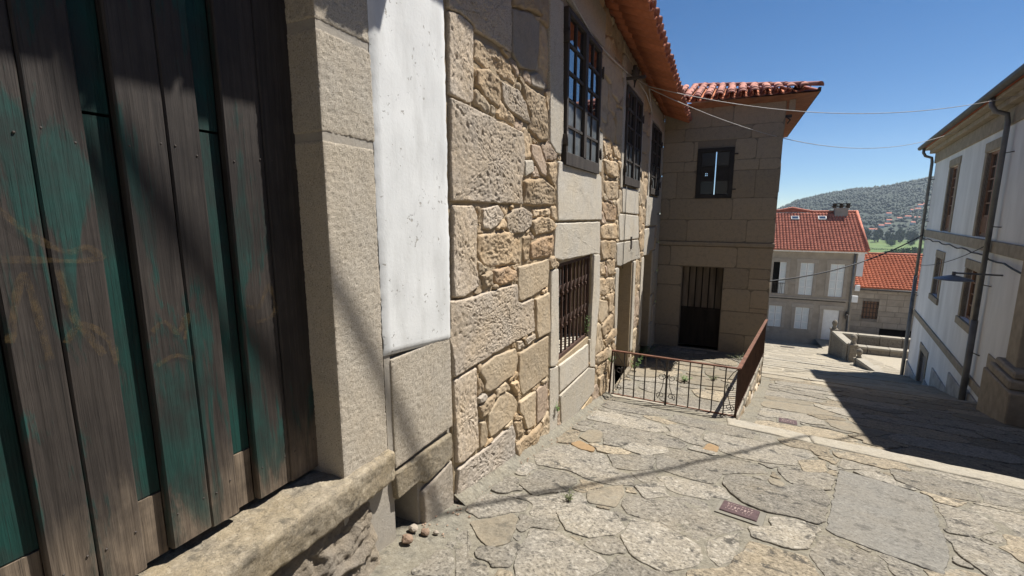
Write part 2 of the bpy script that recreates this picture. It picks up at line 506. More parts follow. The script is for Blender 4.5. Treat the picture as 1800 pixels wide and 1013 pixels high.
def simple(name, col, rough=.6, metal=0.0, var=.25, scale=6, bmp=.0, bscale=30, spec=.4, rnd=0.0, stretch=(1, 1, 1)):
    m, nt, bs = newmat(name)
    v = coords(nt, stretch)
    s = nz(nt, v, scale, 6, .6)
    d = tuple(c * (1 - var) for c in col); l = tuple(min(c * (1 + var), .9) for c in col)
    c = mixc(nt, ramp(nt, s, [(.3, 0), (.7, 1)]), d, l)
    if rnd:
        oi = nt.nodes.new("ShaderNodeObjectInfo")
        hv = nt.nodes.new("ShaderNodeHueSaturation"); nt.links.new(c, hv.inputs['Color'])
        nt.links.new(math_(nt, 'ADD', math_(nt, 'MULTIPLY', oi.outputs['Random'], rnd * 2), 1 - rnd), hv.inputs['Value'])
        c = hv.outputs[0]
    nt.links.new(c, bs.inputs['Base Color'])
    bs.inputs['Roughness'].default_value = rough; bs.inputs['Metallic'].default_value = metal
    bs.inputs['Specular IOR Level'].default_value = spec
    if bmp: bump(nt, bs, nz(nt, v, bscale, 5, .6), bmp, .01)
    return m

M['iron'] = simple("painted_iron_dark", (.045, .036, .030), .62, 0, .35, 14, .3, 60)
M['rust'] = simple("rusty_iron", (0.132, 0.056, 0.032), .8, 0, .4, 9, .4, 70)
M['rustdark'] = simple("rusty_iron_brown", (0.063, 0.033, 0.022), .8, 0, .4, 9, .4, 70)
M['tile'] = simple("clay_tile", (0.345, 0.156, 0.121), .85, 0, .38, 7, .4, 50, .2, .22)
M['tile_under'] = simple("clay_tile_clean", (0.370, 0.130, 0.065), .9, 0, .22, 9, .3, 50, .2, .14)
M['tile_far'] = simple("clay_tile_far", (0.473, 0.173, 0.116), .85, 0, .25, 3, 0, 50, .2)
M['tile_far2'] = simple("clay_tile_orange", (0.465, 0.146, 0.079), .85, 0, .22, 3, 0, 50, .2)
M['frame'] = simple("weathered_window_wood", (.050, .042, .036), .75, 0, .45, 11, .35, 45, .3, 0, (1, 1, .15))
M['frame2'] = simple("dark_window_wood", (.022, .019, .017), .7, 0, .4, 11, .3, 45)
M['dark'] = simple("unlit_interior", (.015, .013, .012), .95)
M['timber'] = simple("old_brown_timber", (.075, .058, .042), .85, 0, .4, 8, .4, 40, .2, .2, (1, 1, .12))
M['timberdk'] = simple("old_dark_timber", (.028, .022, .018), .85, 0, .4, 8, .4, 40, .2, .2, (1, 1, .12))
M['white_render'] = simple("white_render", (.66, .665, .68), .9, 0, .13, 1.6, .2, 40, .2, 0, (1, 1, .28))
M['plinth'] = simple("grey_cement_plinth", (.33, .325, .32), .9, 0, .3, 2.5, .3, 30, .2)
M['trim'] = simple("house_trim_stone", (0.290, 0.251, 0.198), .9, 0, .2, 5, .3, 60, .2, .1)
M['farstone'] = simple("far_facade_stone", (.315, .275, .225), .9, 0, .16, 2.2, .2, 30, .2, .1)
M['white_wood'] = simple("white_painted_wood", (.72, .73, .72), .5, 0, .06, 5)
M['brown_wood'] = simple("brown_painted_wood", (.24, .135, .085), .6, 0, .2, 6)
M['zinc'] = simple("grey_zinc", (.14, .145, .15), .5, .3, .25, 4)
M['gutter'] = simple("dark_gutter", (.075, .07, .065), .6, .1, .3, 4)
M['lampmetal'] = simple("lamp_enamel", (.16, .19, .23), .45, .2, .15, 5)
M['cable'] = simple("black_cable", (.02, .02, .02), .6)
M['wire'] = simple("pale_wire", (.42, .40, .37), .6)
M['paper'] = simple("white_paper", (.8, .8, .8), .8, 0, .05)
M['plaque'] = simple("bronze_plaque", (.085, .052, .052), .6, .2, .3, 20, .2, 60)
M['letter'] = simple("raised_lettering", (.30, .225, .20), .55, .2, .15, 20)
M['leaf'] = simple("leaf_green", (.085, .15, .035), .6, 0, .4, 30)
M['leafdry'] = simple("leaf_dull", (.095, .105, .045), .7, 0, .4, 30)
M['pebble'] = simple("brown_pebble", (.27, .19, .135), .85, 0, .25, 20, .4, 60, .2, .2)
M['concrete'] = simple("pale_concrete", (0.176, 0.164, 0.136), .9, 0, .15, 6, .3, 60, .2)
M['parapet'] = rockmat("lichened_parapet", (0.203, 0.180, 0.146), (0.217, 0.180, 0.131), (0.075, 0.069, 0.058), pit=12, pit_d=.02, pit_s=.7, lichen=.9, stain=1.6)

# window glass: dark room behind, sky on it
def glassmat(name, col, rough, ior):
    m, nt, bs = newmat(name)
    bs.inputs['Base Color'].default_value = (*col, 1); bs.inputs['Roughness'].default_value = rough
    bs.inputs['IOR'].default_value = ior; bs.inputs['Specular IOR Level'].default_value = .5
    return m
M['glass'] = glassmat("old_window_glass", (.012, .014, .017), .025, 4.2)
M['glass_dusty'] = simple("dusty_window_glass", (.115, .125, .125), .35, 0, .4, 9, 0, 30, .5)
M['glass_far'] = glassmat("house_window_glass", (.03, .035, .04), .02, 3.6)

# white plaster with peeled patches
m, nt, bs = newmat("white_limewash")
v = coords(nt)
big = nz(nt, v, 2.2, 5, .6); peel = nz(nt, v, 38, 5, .62, .3); zone = nz(nt, v, 5.0, 4, .6)
pk = math_(nt, 'ADD', peel, math_(nt, 'MULTIPLY', math_(nt, 'SUBTRACT', zone, .5), .55))
mask = ramp(nt, pk, [(.685, 0), (.705, 1)])
c = mixc(nt, ramp(nt, big, [(.35, 0), (.7, 1)]), (.60, .61, .60), (.67, .675, .66))
c = mixc(nt, ramp(nt, nz(nt, coords(nt, (1, 1, .25)), 9, 5, .6), [(.48, 0), (.75, .55)]), c, (.40, .40, .38))
c = mixc(nt, mask, c, (.40, .385, .35))
nt.links.new(c, bs.inputs['Base Color']); bs.inputs['Roughness'].default_value = .9
b1 = bump(nt, bs, math_(nt, 'SUBTRACT', 1.0, mask), .9, .004)
bump(nt, bs, nz(nt, v, 60, 4, .6), .25, .004, b1)
M['limewash'] = m

# painted timber of the gate: green paint worn to grey-brown wood, bare towards the weathered foot
def gatewood(name, paint, worn, amount, foot):
    m, nt, bs = newmat(name)
    v = coords(nt); vg = coords(nt, (60, 60, 2.2)); vp = coords(nt, (7, 7, 1.6))
    grain = nz(nt, vg, 1.0, 5, .65, .3)
    patch = nz(nt, vp, 1.0, 6, .62, .5)
    sep = nt.nodes.new("ShaderNodeSeparateXYZ"); nt.links.new(v, sep.inputs[0])
    z = sep.outputs['Z']
    wood = mixc(nt, ramp(nt, grain, [(.3, 0), (.7, 1)]), tuple(q * .55 for q in worn), tuple(q * 1.35 for q in worn))
    raw = mixc(nt, ramp(nt, grain, [(.3, 0), (.7, 1)]), (.105, .080, .058), (.25, .195, .14))
    lvl = math_(nt, 'ADD', z, math_(nt, 'MULTIPLY', math_(nt, 'SUBTRACT', patch, .5), .9))
    wood = mixc(nt, ramp(nt, math_(nt, 'MULTIPLY', math_(nt, 'ADD', lvl, 1.6), .5), [(foot[0], 1), (foot[1], 0)]), wood, raw)
    p = math_(nt, 'ADD', patch, math_(nt, 'MULTIPLY', math_(nt, 'SUBTRACT', grain, .5), .25))
    pm = ramp(nt, p, [(amount - .03, 0), (amount + .03, 1)])
    pm = math_(nt, 'MULTIPLY', pm, ramp(nt, math_(nt, 'MULTIPLY', math_(nt, 'ADD', lvl, 1.6), .5), [(foot[0], 0), (foot[1] + .05, 1)]))
    pc = mixc(nt, ramp(nt, nz(nt, vp, 2.3, 4, .6), [(.3, 0), (.7, 1)]), tuple(q * .7 for q in paint), tuple(q * 1.25 for q in paint))
    c = mixc(nt, pm, wood, pc)
    crack = nz(nt, coords(nt, (190, 190, 1.5)), 1.0, 3, .6, .4)
    c = mixc(nt, ramp(nt, crack, [(.30, .9), (.37, 0)]), c, (.010, .009, .008))
    blot = nz(nt, coords(nt, (3, 3, 2)), 1.6, 6, .65)
    c = mixc(nt, ramp(nt, blot, [(.42, 0), (.66, .75)]), c, (.018, .015, .014))
    nt.links.new(c, bs.inputs['Base Color'])
    bs.inputs['Roughness'].default_value = .68; bs.inputs['Specular IOR Level'].default_value = .3
    b1 = bump(nt, bs, grain, .9, .006)
    bump(nt, bs, pm, .3, .0015, b1)
    return m
M['gate_board'] = gatewood("worn_green_board", (.012, .047, .040), (.042, .035, .030), .57, (.17, .36))
M['gate_panel'] = gatewood("green_painted_panel", (.006, .040, .033), (.04, .035, .03), .30, (.13, .25))
M['gate_raw'] = gatewood("bare_grey_rail", (.10, .10, .09), (.20, .165, .125), .80, (.5, .9))
m, nt, bs = newmat("faded_ochre_spray")
v = coords(nt)
bs.inputs['Base Color'].default_value = (.15, .095, .03, 1); bs.inputs['Roughness'].default_value = .8
al = ramp(nt, nz(nt, v, 45, 4, .7), [(.34, .0), (.72, .30)])
nt.links.new(al, bs.inputs['Alpha'])
M['spray'] = m
M['glass_tower'] = glassmat("dim_tower_glass", (.02, .02, .02), .15, 1.45)
M['timber2'] = simple("faded_door_boards", (.13, .105, .08), .85, 0, .4, 8, .3, 40, .2, .25, (1, 1, .15))
M['soffit'] = simple("clay_board_soffit", (.33, .155, .095), .9, 0, .25, 6, .3, 40, .2)
M['farstone2'] = simple("far_dressed_stone", (.35, .31, .26), .9, 0, .12, 3, .2, 30, .2, .08)
M['shutter'] = simple("pale_shutter_panel", (.60, .65, .66), .5, 0, .06, 5)
M['ashjoint_far'] = simple("dark_far_joint", (.20, .175, .145), .95, 0, .2, 4)
M['bark'] = simple("grey_bark", (.10, .085, .065), .9, 0, .3, 8)
def leafmat(name, a, b, scale):
    m, nt, bs = newmat(name); v = coords(nt)
    geo = nt.nodes.new("ShaderNodeNewGeometry")
    n = nz(nt, geo.outputs['Position'], scale, 4, .7)
    nt.links.new(mixc(nt, ramp(nt, n, [(.35, 0), (.65, 1)]), a, b), bs.inputs['Base Color'])
    bs.inputs['Roughness'].default_value = .7; bs.inputs['Specular IOR Level'].default_value = .2
    return m
M['foliage'] = leafmat("tree_foliage", (.040, .085, .020), (.085, .14, .035), .4)
M['foliage_dk'] = leafmat("dark_tree_foliage", (.018, .044, .016), (.040, .075, .022), .2)
M['forest'] = leafmat("hill_forest", (.009, .021, .013), (.017, .032, .018), .012)
M['field'] = leafmat("valley_meadow", (.07, .13, .020), (.105, .15, .032), .012)
HAZE = 0.00011
M['row_render'] = simple("ochre_grey_render", (.34, .31, .27), .95, 0, .15, 1.5, .2, 40, .2)
M['hill'] = leafmat("hillside_scrub", (.010, .022, .012), (.024, .038, .018), .01)
# ---------------------------------------------------------------- ground
KERBS = [6.7, 15.0, 20.0, 25.0]              # lines y = K - 0.2 x, each a step down
STEP = .13
PROF = [(-8, .054), (0, -1.506), (6.7, -2.8125), (15, -4.514), (20, -5.614), (25, -6.614), (40, -9.09), (60, -10.8), (90, -14.0)]
def base(y):
    for (a, za), (b, zb) in zip(PROF, PROF[1:]):
        if y <= b: return za + (zb - za) * (y - a) / (b - a)
    return PROF[-1][1]
def ground(x, y, side=None):
    n = sum(1 for k in KERBS if y + .2 * x > k) if side is None else side
    return base(y) - STEP * n
def terr(x, y):                               # the small terrace in front of the tower
    return -2.86 - .095 * (y - 6.84)
DRAPE = lambda u, v, n=0.0: Vector((u, v, ground(u, v) + n))
TDRAPE = lambda u, v, n=0.0: Vector((u, v, terr(u, v) + n))

street = tag(empty("street"), kind="structure")
def strip(i, y0f, y1f, xs, ny, mat, name):
    mb = MB()
    rows = []
    for j in range(ny + 1):
        t = j / ny; row = []
        for x in xs:
            y = y0f(x) * (1 - t) + y1f(x) * t
            d = .005 * noise.noise(Vector((x * 1.3, y * 1.3, 2))) - .003
            row.append(mb.p(x, y, base(y) - STEP * i + d))
        rows.append(row)
    for a, b in zip(rows, rows[1:]):
        for k in range(len(xs) - 1): mb.face((a[k], a[k + 1], b[k + 1], b[k]), True)
    return mb.build(name, mat, street, fix=False)
xs0 = [-2.6 + .2 * i for i in range(60)]
xsw = [-8 + .8 * i for i in range(38)]
kl = lambda k: (lambda x: k - .2 * x)
strip(0, lambda x: -7, kl(6.72), xs0, 60, M['pm'], "mortar_bed")
strip(1, kl(6.66), kl(15.02), [.12 + .2 * i for i in range(50)], 40, M['pm'], "mortar_bed")
strip(2, kl(14.96), kl(20.02), xsw, 12, M['slab2'], "mortar_bed")
strip(3, kl(19.96), kl(25.02), xsw, 12, M['slab2'], "mortar_bed")
strip(4, kl(24.96), lambda x: 40.5, xsw, 20, M['slab2'], "mortar_bed")
# kerb stones: a row of long blocks along every step
def kerb(i, x0, x1, lens, w=.40):
    K = KERBS[i]
    def fr(u, v, n):                          # u along the kerb, v across (0 at the drop)
        y = K - .2 * u + v
        return Vector((u, y, base(K - .2 * u) + v * -.195 - STEP * i + n))
    x = x0; q = 0
    while x < x1:
        l = lens[q % len(lens)]; q += 1
        xe = min(x + l, x1)
        stone("kerb_stone", fr, [(x, -w), (xe, -w), (xe, .02), (x, .02)], M['kerb'], street, proud=.014 if i == 0 else .035, depth=.22, bevel=.02, rough=.006, gap=.004, wob=.006, step=.08, nmax=60, round_=0, seed=x * 3 + i)
        x = xe
kerb(0, .14, 9.0, [.93, 1.95, 2.2, 1.8])
kerb(1, .95, 9.0, [1.3, 1.9, 1.5, 1.1])
kerb(2, .95, 11, [1.6, 1.2, 1.9], .35)
kerb(3, .95, 11, [1.4, 1.8, 1.5], .35)

PAVE_TRACED= [
    ('w', [(1.15,5.19),(1.35,5.1),(1.75,4.89),(1.47,3.68),(1.31,3.31),(0.8,3.51),(0.76,3.59),(0.94,4.33)]),
    ('g', [(1.25,5.65),(1.58,5.53),(1.52,5.35),(1.15,5.24)]),
    ('g', [(1.65,5.61),(2.31,5.59),(2.14,5.01),(1.79,4.95),(1.59,5.18)]),
    ('g', [(1.73,4.75),(2.03,4.66),(1.99,4.36),(1.78,4.14),(1.63,4.17)]),
    ('g', [(1.54,4.03),(1.74,4.08),(1.87,3.91),(1.81,3.65),(1.59,3.39),(1.51,3.68)]),
    ('g', [(1.78,4.13),(1.98,4.32),(1.97,4.2),(1.86,4.05)]),
    ('g', [(2.32,5.59),(2.63,5.51),(2.47,5.08),(2.17,5.03)]),
    ('g', [(0.69,3.45),(0.79,3.48),(1.02,3.32),(0.99,3.11),(0.66,2.71),(0.59,3.09)]),
    ('t', [(0.8,5.26),(1.08,5.44),(1.02,5.02),(0.8,4.81)]),
    ('b', [(0.46,4.42),(0.53,4.48),(0.6,4.38),(0.56,4.25),(0.47,4.28)]),
    ('b', [(-1.37,2.27),(-1.19,2.52),(-1.13,2.47),(-1.05,2.19),(-1.12,2.07),(-1.27,2.15)]),
    ('g', [(-0.96,2.03),(-1.02,2.41),(-0.84,2.48),(-0.51,2.33),(-0.48,2.28),(-0.62,1.95),(-0.85,1.81)]),
    ('g', [(-0.5,2.65),(-0.47,2.94),(-0.34,3.0),(-0.03,2.82),(-0.01,2.65),(-0.05,2.54),(-0.21,2.38),(-0.39,2.45)]),
    ('g', [(-0.96,2.73),(-0.86,2.92),(-0.6,2.94),(-0.48,2.77),(-0.52,2.63),(-0.66,2.51),(-0.82,2.5)]),
    ('b', [(-0.87,3.16),(-0.64,3.48),(-0.59,3.22),(-0.61,3.01),(-0.79,2.98)]),
    ('g', [(-1.36,2.96),(-1.35,3.35),(-1.12,3.48),(-0.97,3.29),(-0.99,3.09),(-1.17,2.85)]),
    ('o', [(-1.33,4.16),(-1.27,4.34),(-1.06,4.19),(-1.06,4.06),(-1.21,4.07)]),
    ('b', [(-1.32,4.45),(-1.3,4.78),(-1.15,4.82),(-1.07,4.45),(-1.17,4.32)]),
    ('o', [(-0.11,4.93),(-0.05,5.25),(0.07,5.14),(0.05,4.93)]),
    ('g', [(-0.8,4.66),(-0.43,4.75),(-0.4,4.58),(-0.6,4.3),(-0.84,4.37)]),
    ('g', [(-0.57,3.5),(-0.37,3.73),(-0.29,3.46),(-0.44,3.29)]),
    ('g', [(-0.93,4.11),(-0.51,4.37),(-0.48,4.02),(-0.59,3.84),(-0.79,3.78)]),
    ('g', [(-1.38,2.1),(-1.34,2.2),(-1.18,1.95),(-1.04,1.92),(-0.96,1.74),(-1.1,1.66)]),
    ('g', [(0.01,2.94),(0.2,3.17),(0.19,2.83),(0.08,2.63),(0.01,2.71)]),
]
# flags of the upper landing
def blocked_upper(U, V):
    b = (V + .2 * U > 6.7 - .41) | (U < -1.5 - .0 * V)
    b |= (V < 2.35) & (U < -1.38)
    b |= (U > .03) & (U < .40) & (V > 3.34) & (V < 3.68)
    b |= (V > 6.55) & (U < .3)
    for k, P in PAVE_TRACED: b |= inside(P, U, V)
    return b
packed = pack(-1.6, 4.4, .8, 6.8, blocked_upper, [(.42, 160), (.28, 400), (.17, 900), (.10, 1200), (.055, 700)], asp=1.35, gap=.012)
flags = [(k, P) for k, P in PAVE_TRACED] + [(rng.choice("ggggtttg" if parea(P) > .03 else "ggttbd"), P) for P in sorted(packed, key=parea, reverse=True)]
def lay(flags, fr, parent, nmax_single, seed0, proud=(.001, .010)):
    rest = MB(fr); nrest = 0
    for i, (k, P) in enumerate(flags):
        k = {'d': 'g'}.get(k, k)
        kw = dict(proud=rng.uniform(*proud), depth=.03, bevel=.007, rough=.006, gap=.003, wob=.016, step=.05, nmax=44, round_=1, seed=i * 1.7 + seed0)
        if i < nmax_single:
            dist = min(q[1] for q in P)
            if fr is DRAPE and dist < 5.2: dstone("flagstone", fr, P, M['p' + k], parent, proud=kw['proud'], depth=.03, bevel=.006, gap=.002, wob=.014, res=.02 if dist < 3.6 else .032, kind='flag' if k != 'w' else 'dressed', seed=kw['seed'], round_=1)
            else: stone("flagstone", fr, P, M['p' + k], parent, **kw)
        else:
            add_stone(rest, P, **dict(kw, nmax=12)); nrest += 1
    if nrest: tag(rest.build("small_paving_stones", M['pt'], parent, fix=False), kind="stuff")
lay(flags, DRAPE, street, 190, 0.0)
# second flight, between the first two kerbs
def blocked_second(U, V):
    return (V + .2 * U < 6.76) | (V + .2 * U > 15 - .42) | (U < .3 + .12 * (V - 6.85) + .16) | ((U > .86) & (U < 1.17) & (V > 7.55) & (V < 8.0)) | (U > 6.0)
packed = pack(.2, 6.2, 5.6, 15, blocked_second, [(.42, 260), (.28, 700), (.17, 1200), (.1, 900)], asp=1.7, gap=.02, res=.03)
fl2 = [(rng.choice("ttggtbg"), P) for P in sorted(packed, key=parea, reverse=True)]
lay(fl2, DRAPE, street, 95, 50.0, (.002, .012))
# lower flights: broad slabs
def blocked_low(U, V):
    b = (U < 1.0) & (V < 18)
    for k in KERBS: b |= (V + .2 * U > k - .37) & (V + .2 * U < k + .05)
    return b
packed = pack(.6, 8.0, 13.4, 36, blocked_low, [(.62, 500), (.4, 600), (.25, 700)], asp=1.5, gap=.03, res=.05)
fl3 = sorted(packed, key=lambda p: p[0][1])
restm = MB(DRAPE)
for i, P in enumerate(fl3):
    kw = dict(proud=rng.uniform(.004, .014), depth=.03, bevel=.012, rough=.004, gap=.004, wob=.01, step=.12, nmax=16, seed=i * 2.1)
    if i < 110: stone("paving_slab", DRAPE, P, M['slab2'], street, **kw)
    else: add_stone(restm, P, **kw)
tag(restm.build("far_paving_slabs", M['slab2'], street, fix=False), kind="stuff")

# terrace in front of the tower: slabs on a bed
terrace = tag(empty("terrace"), kind="structure")
mb = MB(TDRAPE)
mb.quad((-1.62, 6.9, -.004), (.26, 6.9, -.004), (.86, 12.1, -.004), (-1.62, 12.1, -.004))
mb.build("mortar_bed", M['pm'], terrace)
packed = pack(-1.6, .9, 7.0, 12, lambda U, V: (U > .22 + .115 * (V - 6.85)) | (V > 11.75), [(.34, 160), (.22, 300), (.12, 400)], asp=1.3, gap=.02)
for i, P in enumerate(packed):
    stone("terrace_slab", TDRAPE, P, M[rng.choice(['pt', 'pg', 'pg', 'pt', 'pb'])], terrace, proud=rng.uniform(.006, .016), depth=.03, bevel=.012, rough=.005, gap=.004, wob=.012, step=.07, nmax=24, seed=i + .3)
# stone edging under the front railing
KF = F((0, 6.86, 0), (1, 0, -.02), (0, 1, 0))
for a, b in ((-1.56, -.72), (-.72, .06), (.06, .27)):
    stone("edging_stone", lambda u, v, n: Vector((u, 6.86 + v, -2.875 - .03 * (u + 1.6) * .0 + n)), [(a, -.13), (b, -.13), (b, .13), (a, .13)], M['kerb'], terrace, proud=.03, depth=.15, bevel=.015, rough=.005, gap=.004, step=.08, seed=a)

# retaining wall under the side railing
rw = empty("retaining_wall", (.3, 6.9, -3), "low rubble retaining wall under the side railing of the terrace", "wall")
a = Vector((.25, 6.88, 0)); b = Vector((.90, 12.0, 0))
RW = F(a, (b - a), (0, 0, 1))
RWL = (b - a).length
mb = MB(RW)
mb.quad((0, -4.6, -.02), (RWL, -4.6, -.02), (RWL, -3.36, -.02), (0, -2.87, -.02))
mb.quad((0, -2.87, -.02), (RWL, -3.36, -.02), (RWL, -3.36, -.30), (0, -2.87, -.30))
mb.quad((0, -4.6, -.02), (0, -2.87, -.02), (0, -2.87, -.3), (0, -4.6, -.3))
mb.build("mortar_core", M['joint'], rw)
pk = pack(0, RWL, -4.3, -2.87, lambda U, V: (V > -2.97 - .095 * U), [(.2, 80), (.13, 250), (.08, 400)], asp=1.5, gap=.012)
for i, P in enumerate(pk): stone("stone", RW, P, M[rng.choice('tbgd')], rw, proud=rng.uniform(.0, .03), depth=.04, bevel=.02, rough=.012, step=.08, nmax=16, seed=i + .7)
for i in range(5):
    u0, u1 = i * RWL / 5, (i + 1) * RWL / 5
    stone("coping_stone", lambda u, v, n: RW(u, -2.87 - .095 * u + n, v), [(u0, -.3), (u1, -.3), (u1, .03), (u0, .03)], M['kerb'], rw, proud=.02, depth=.09, bevel=.015, rough=.005, step=.1, seed=i)

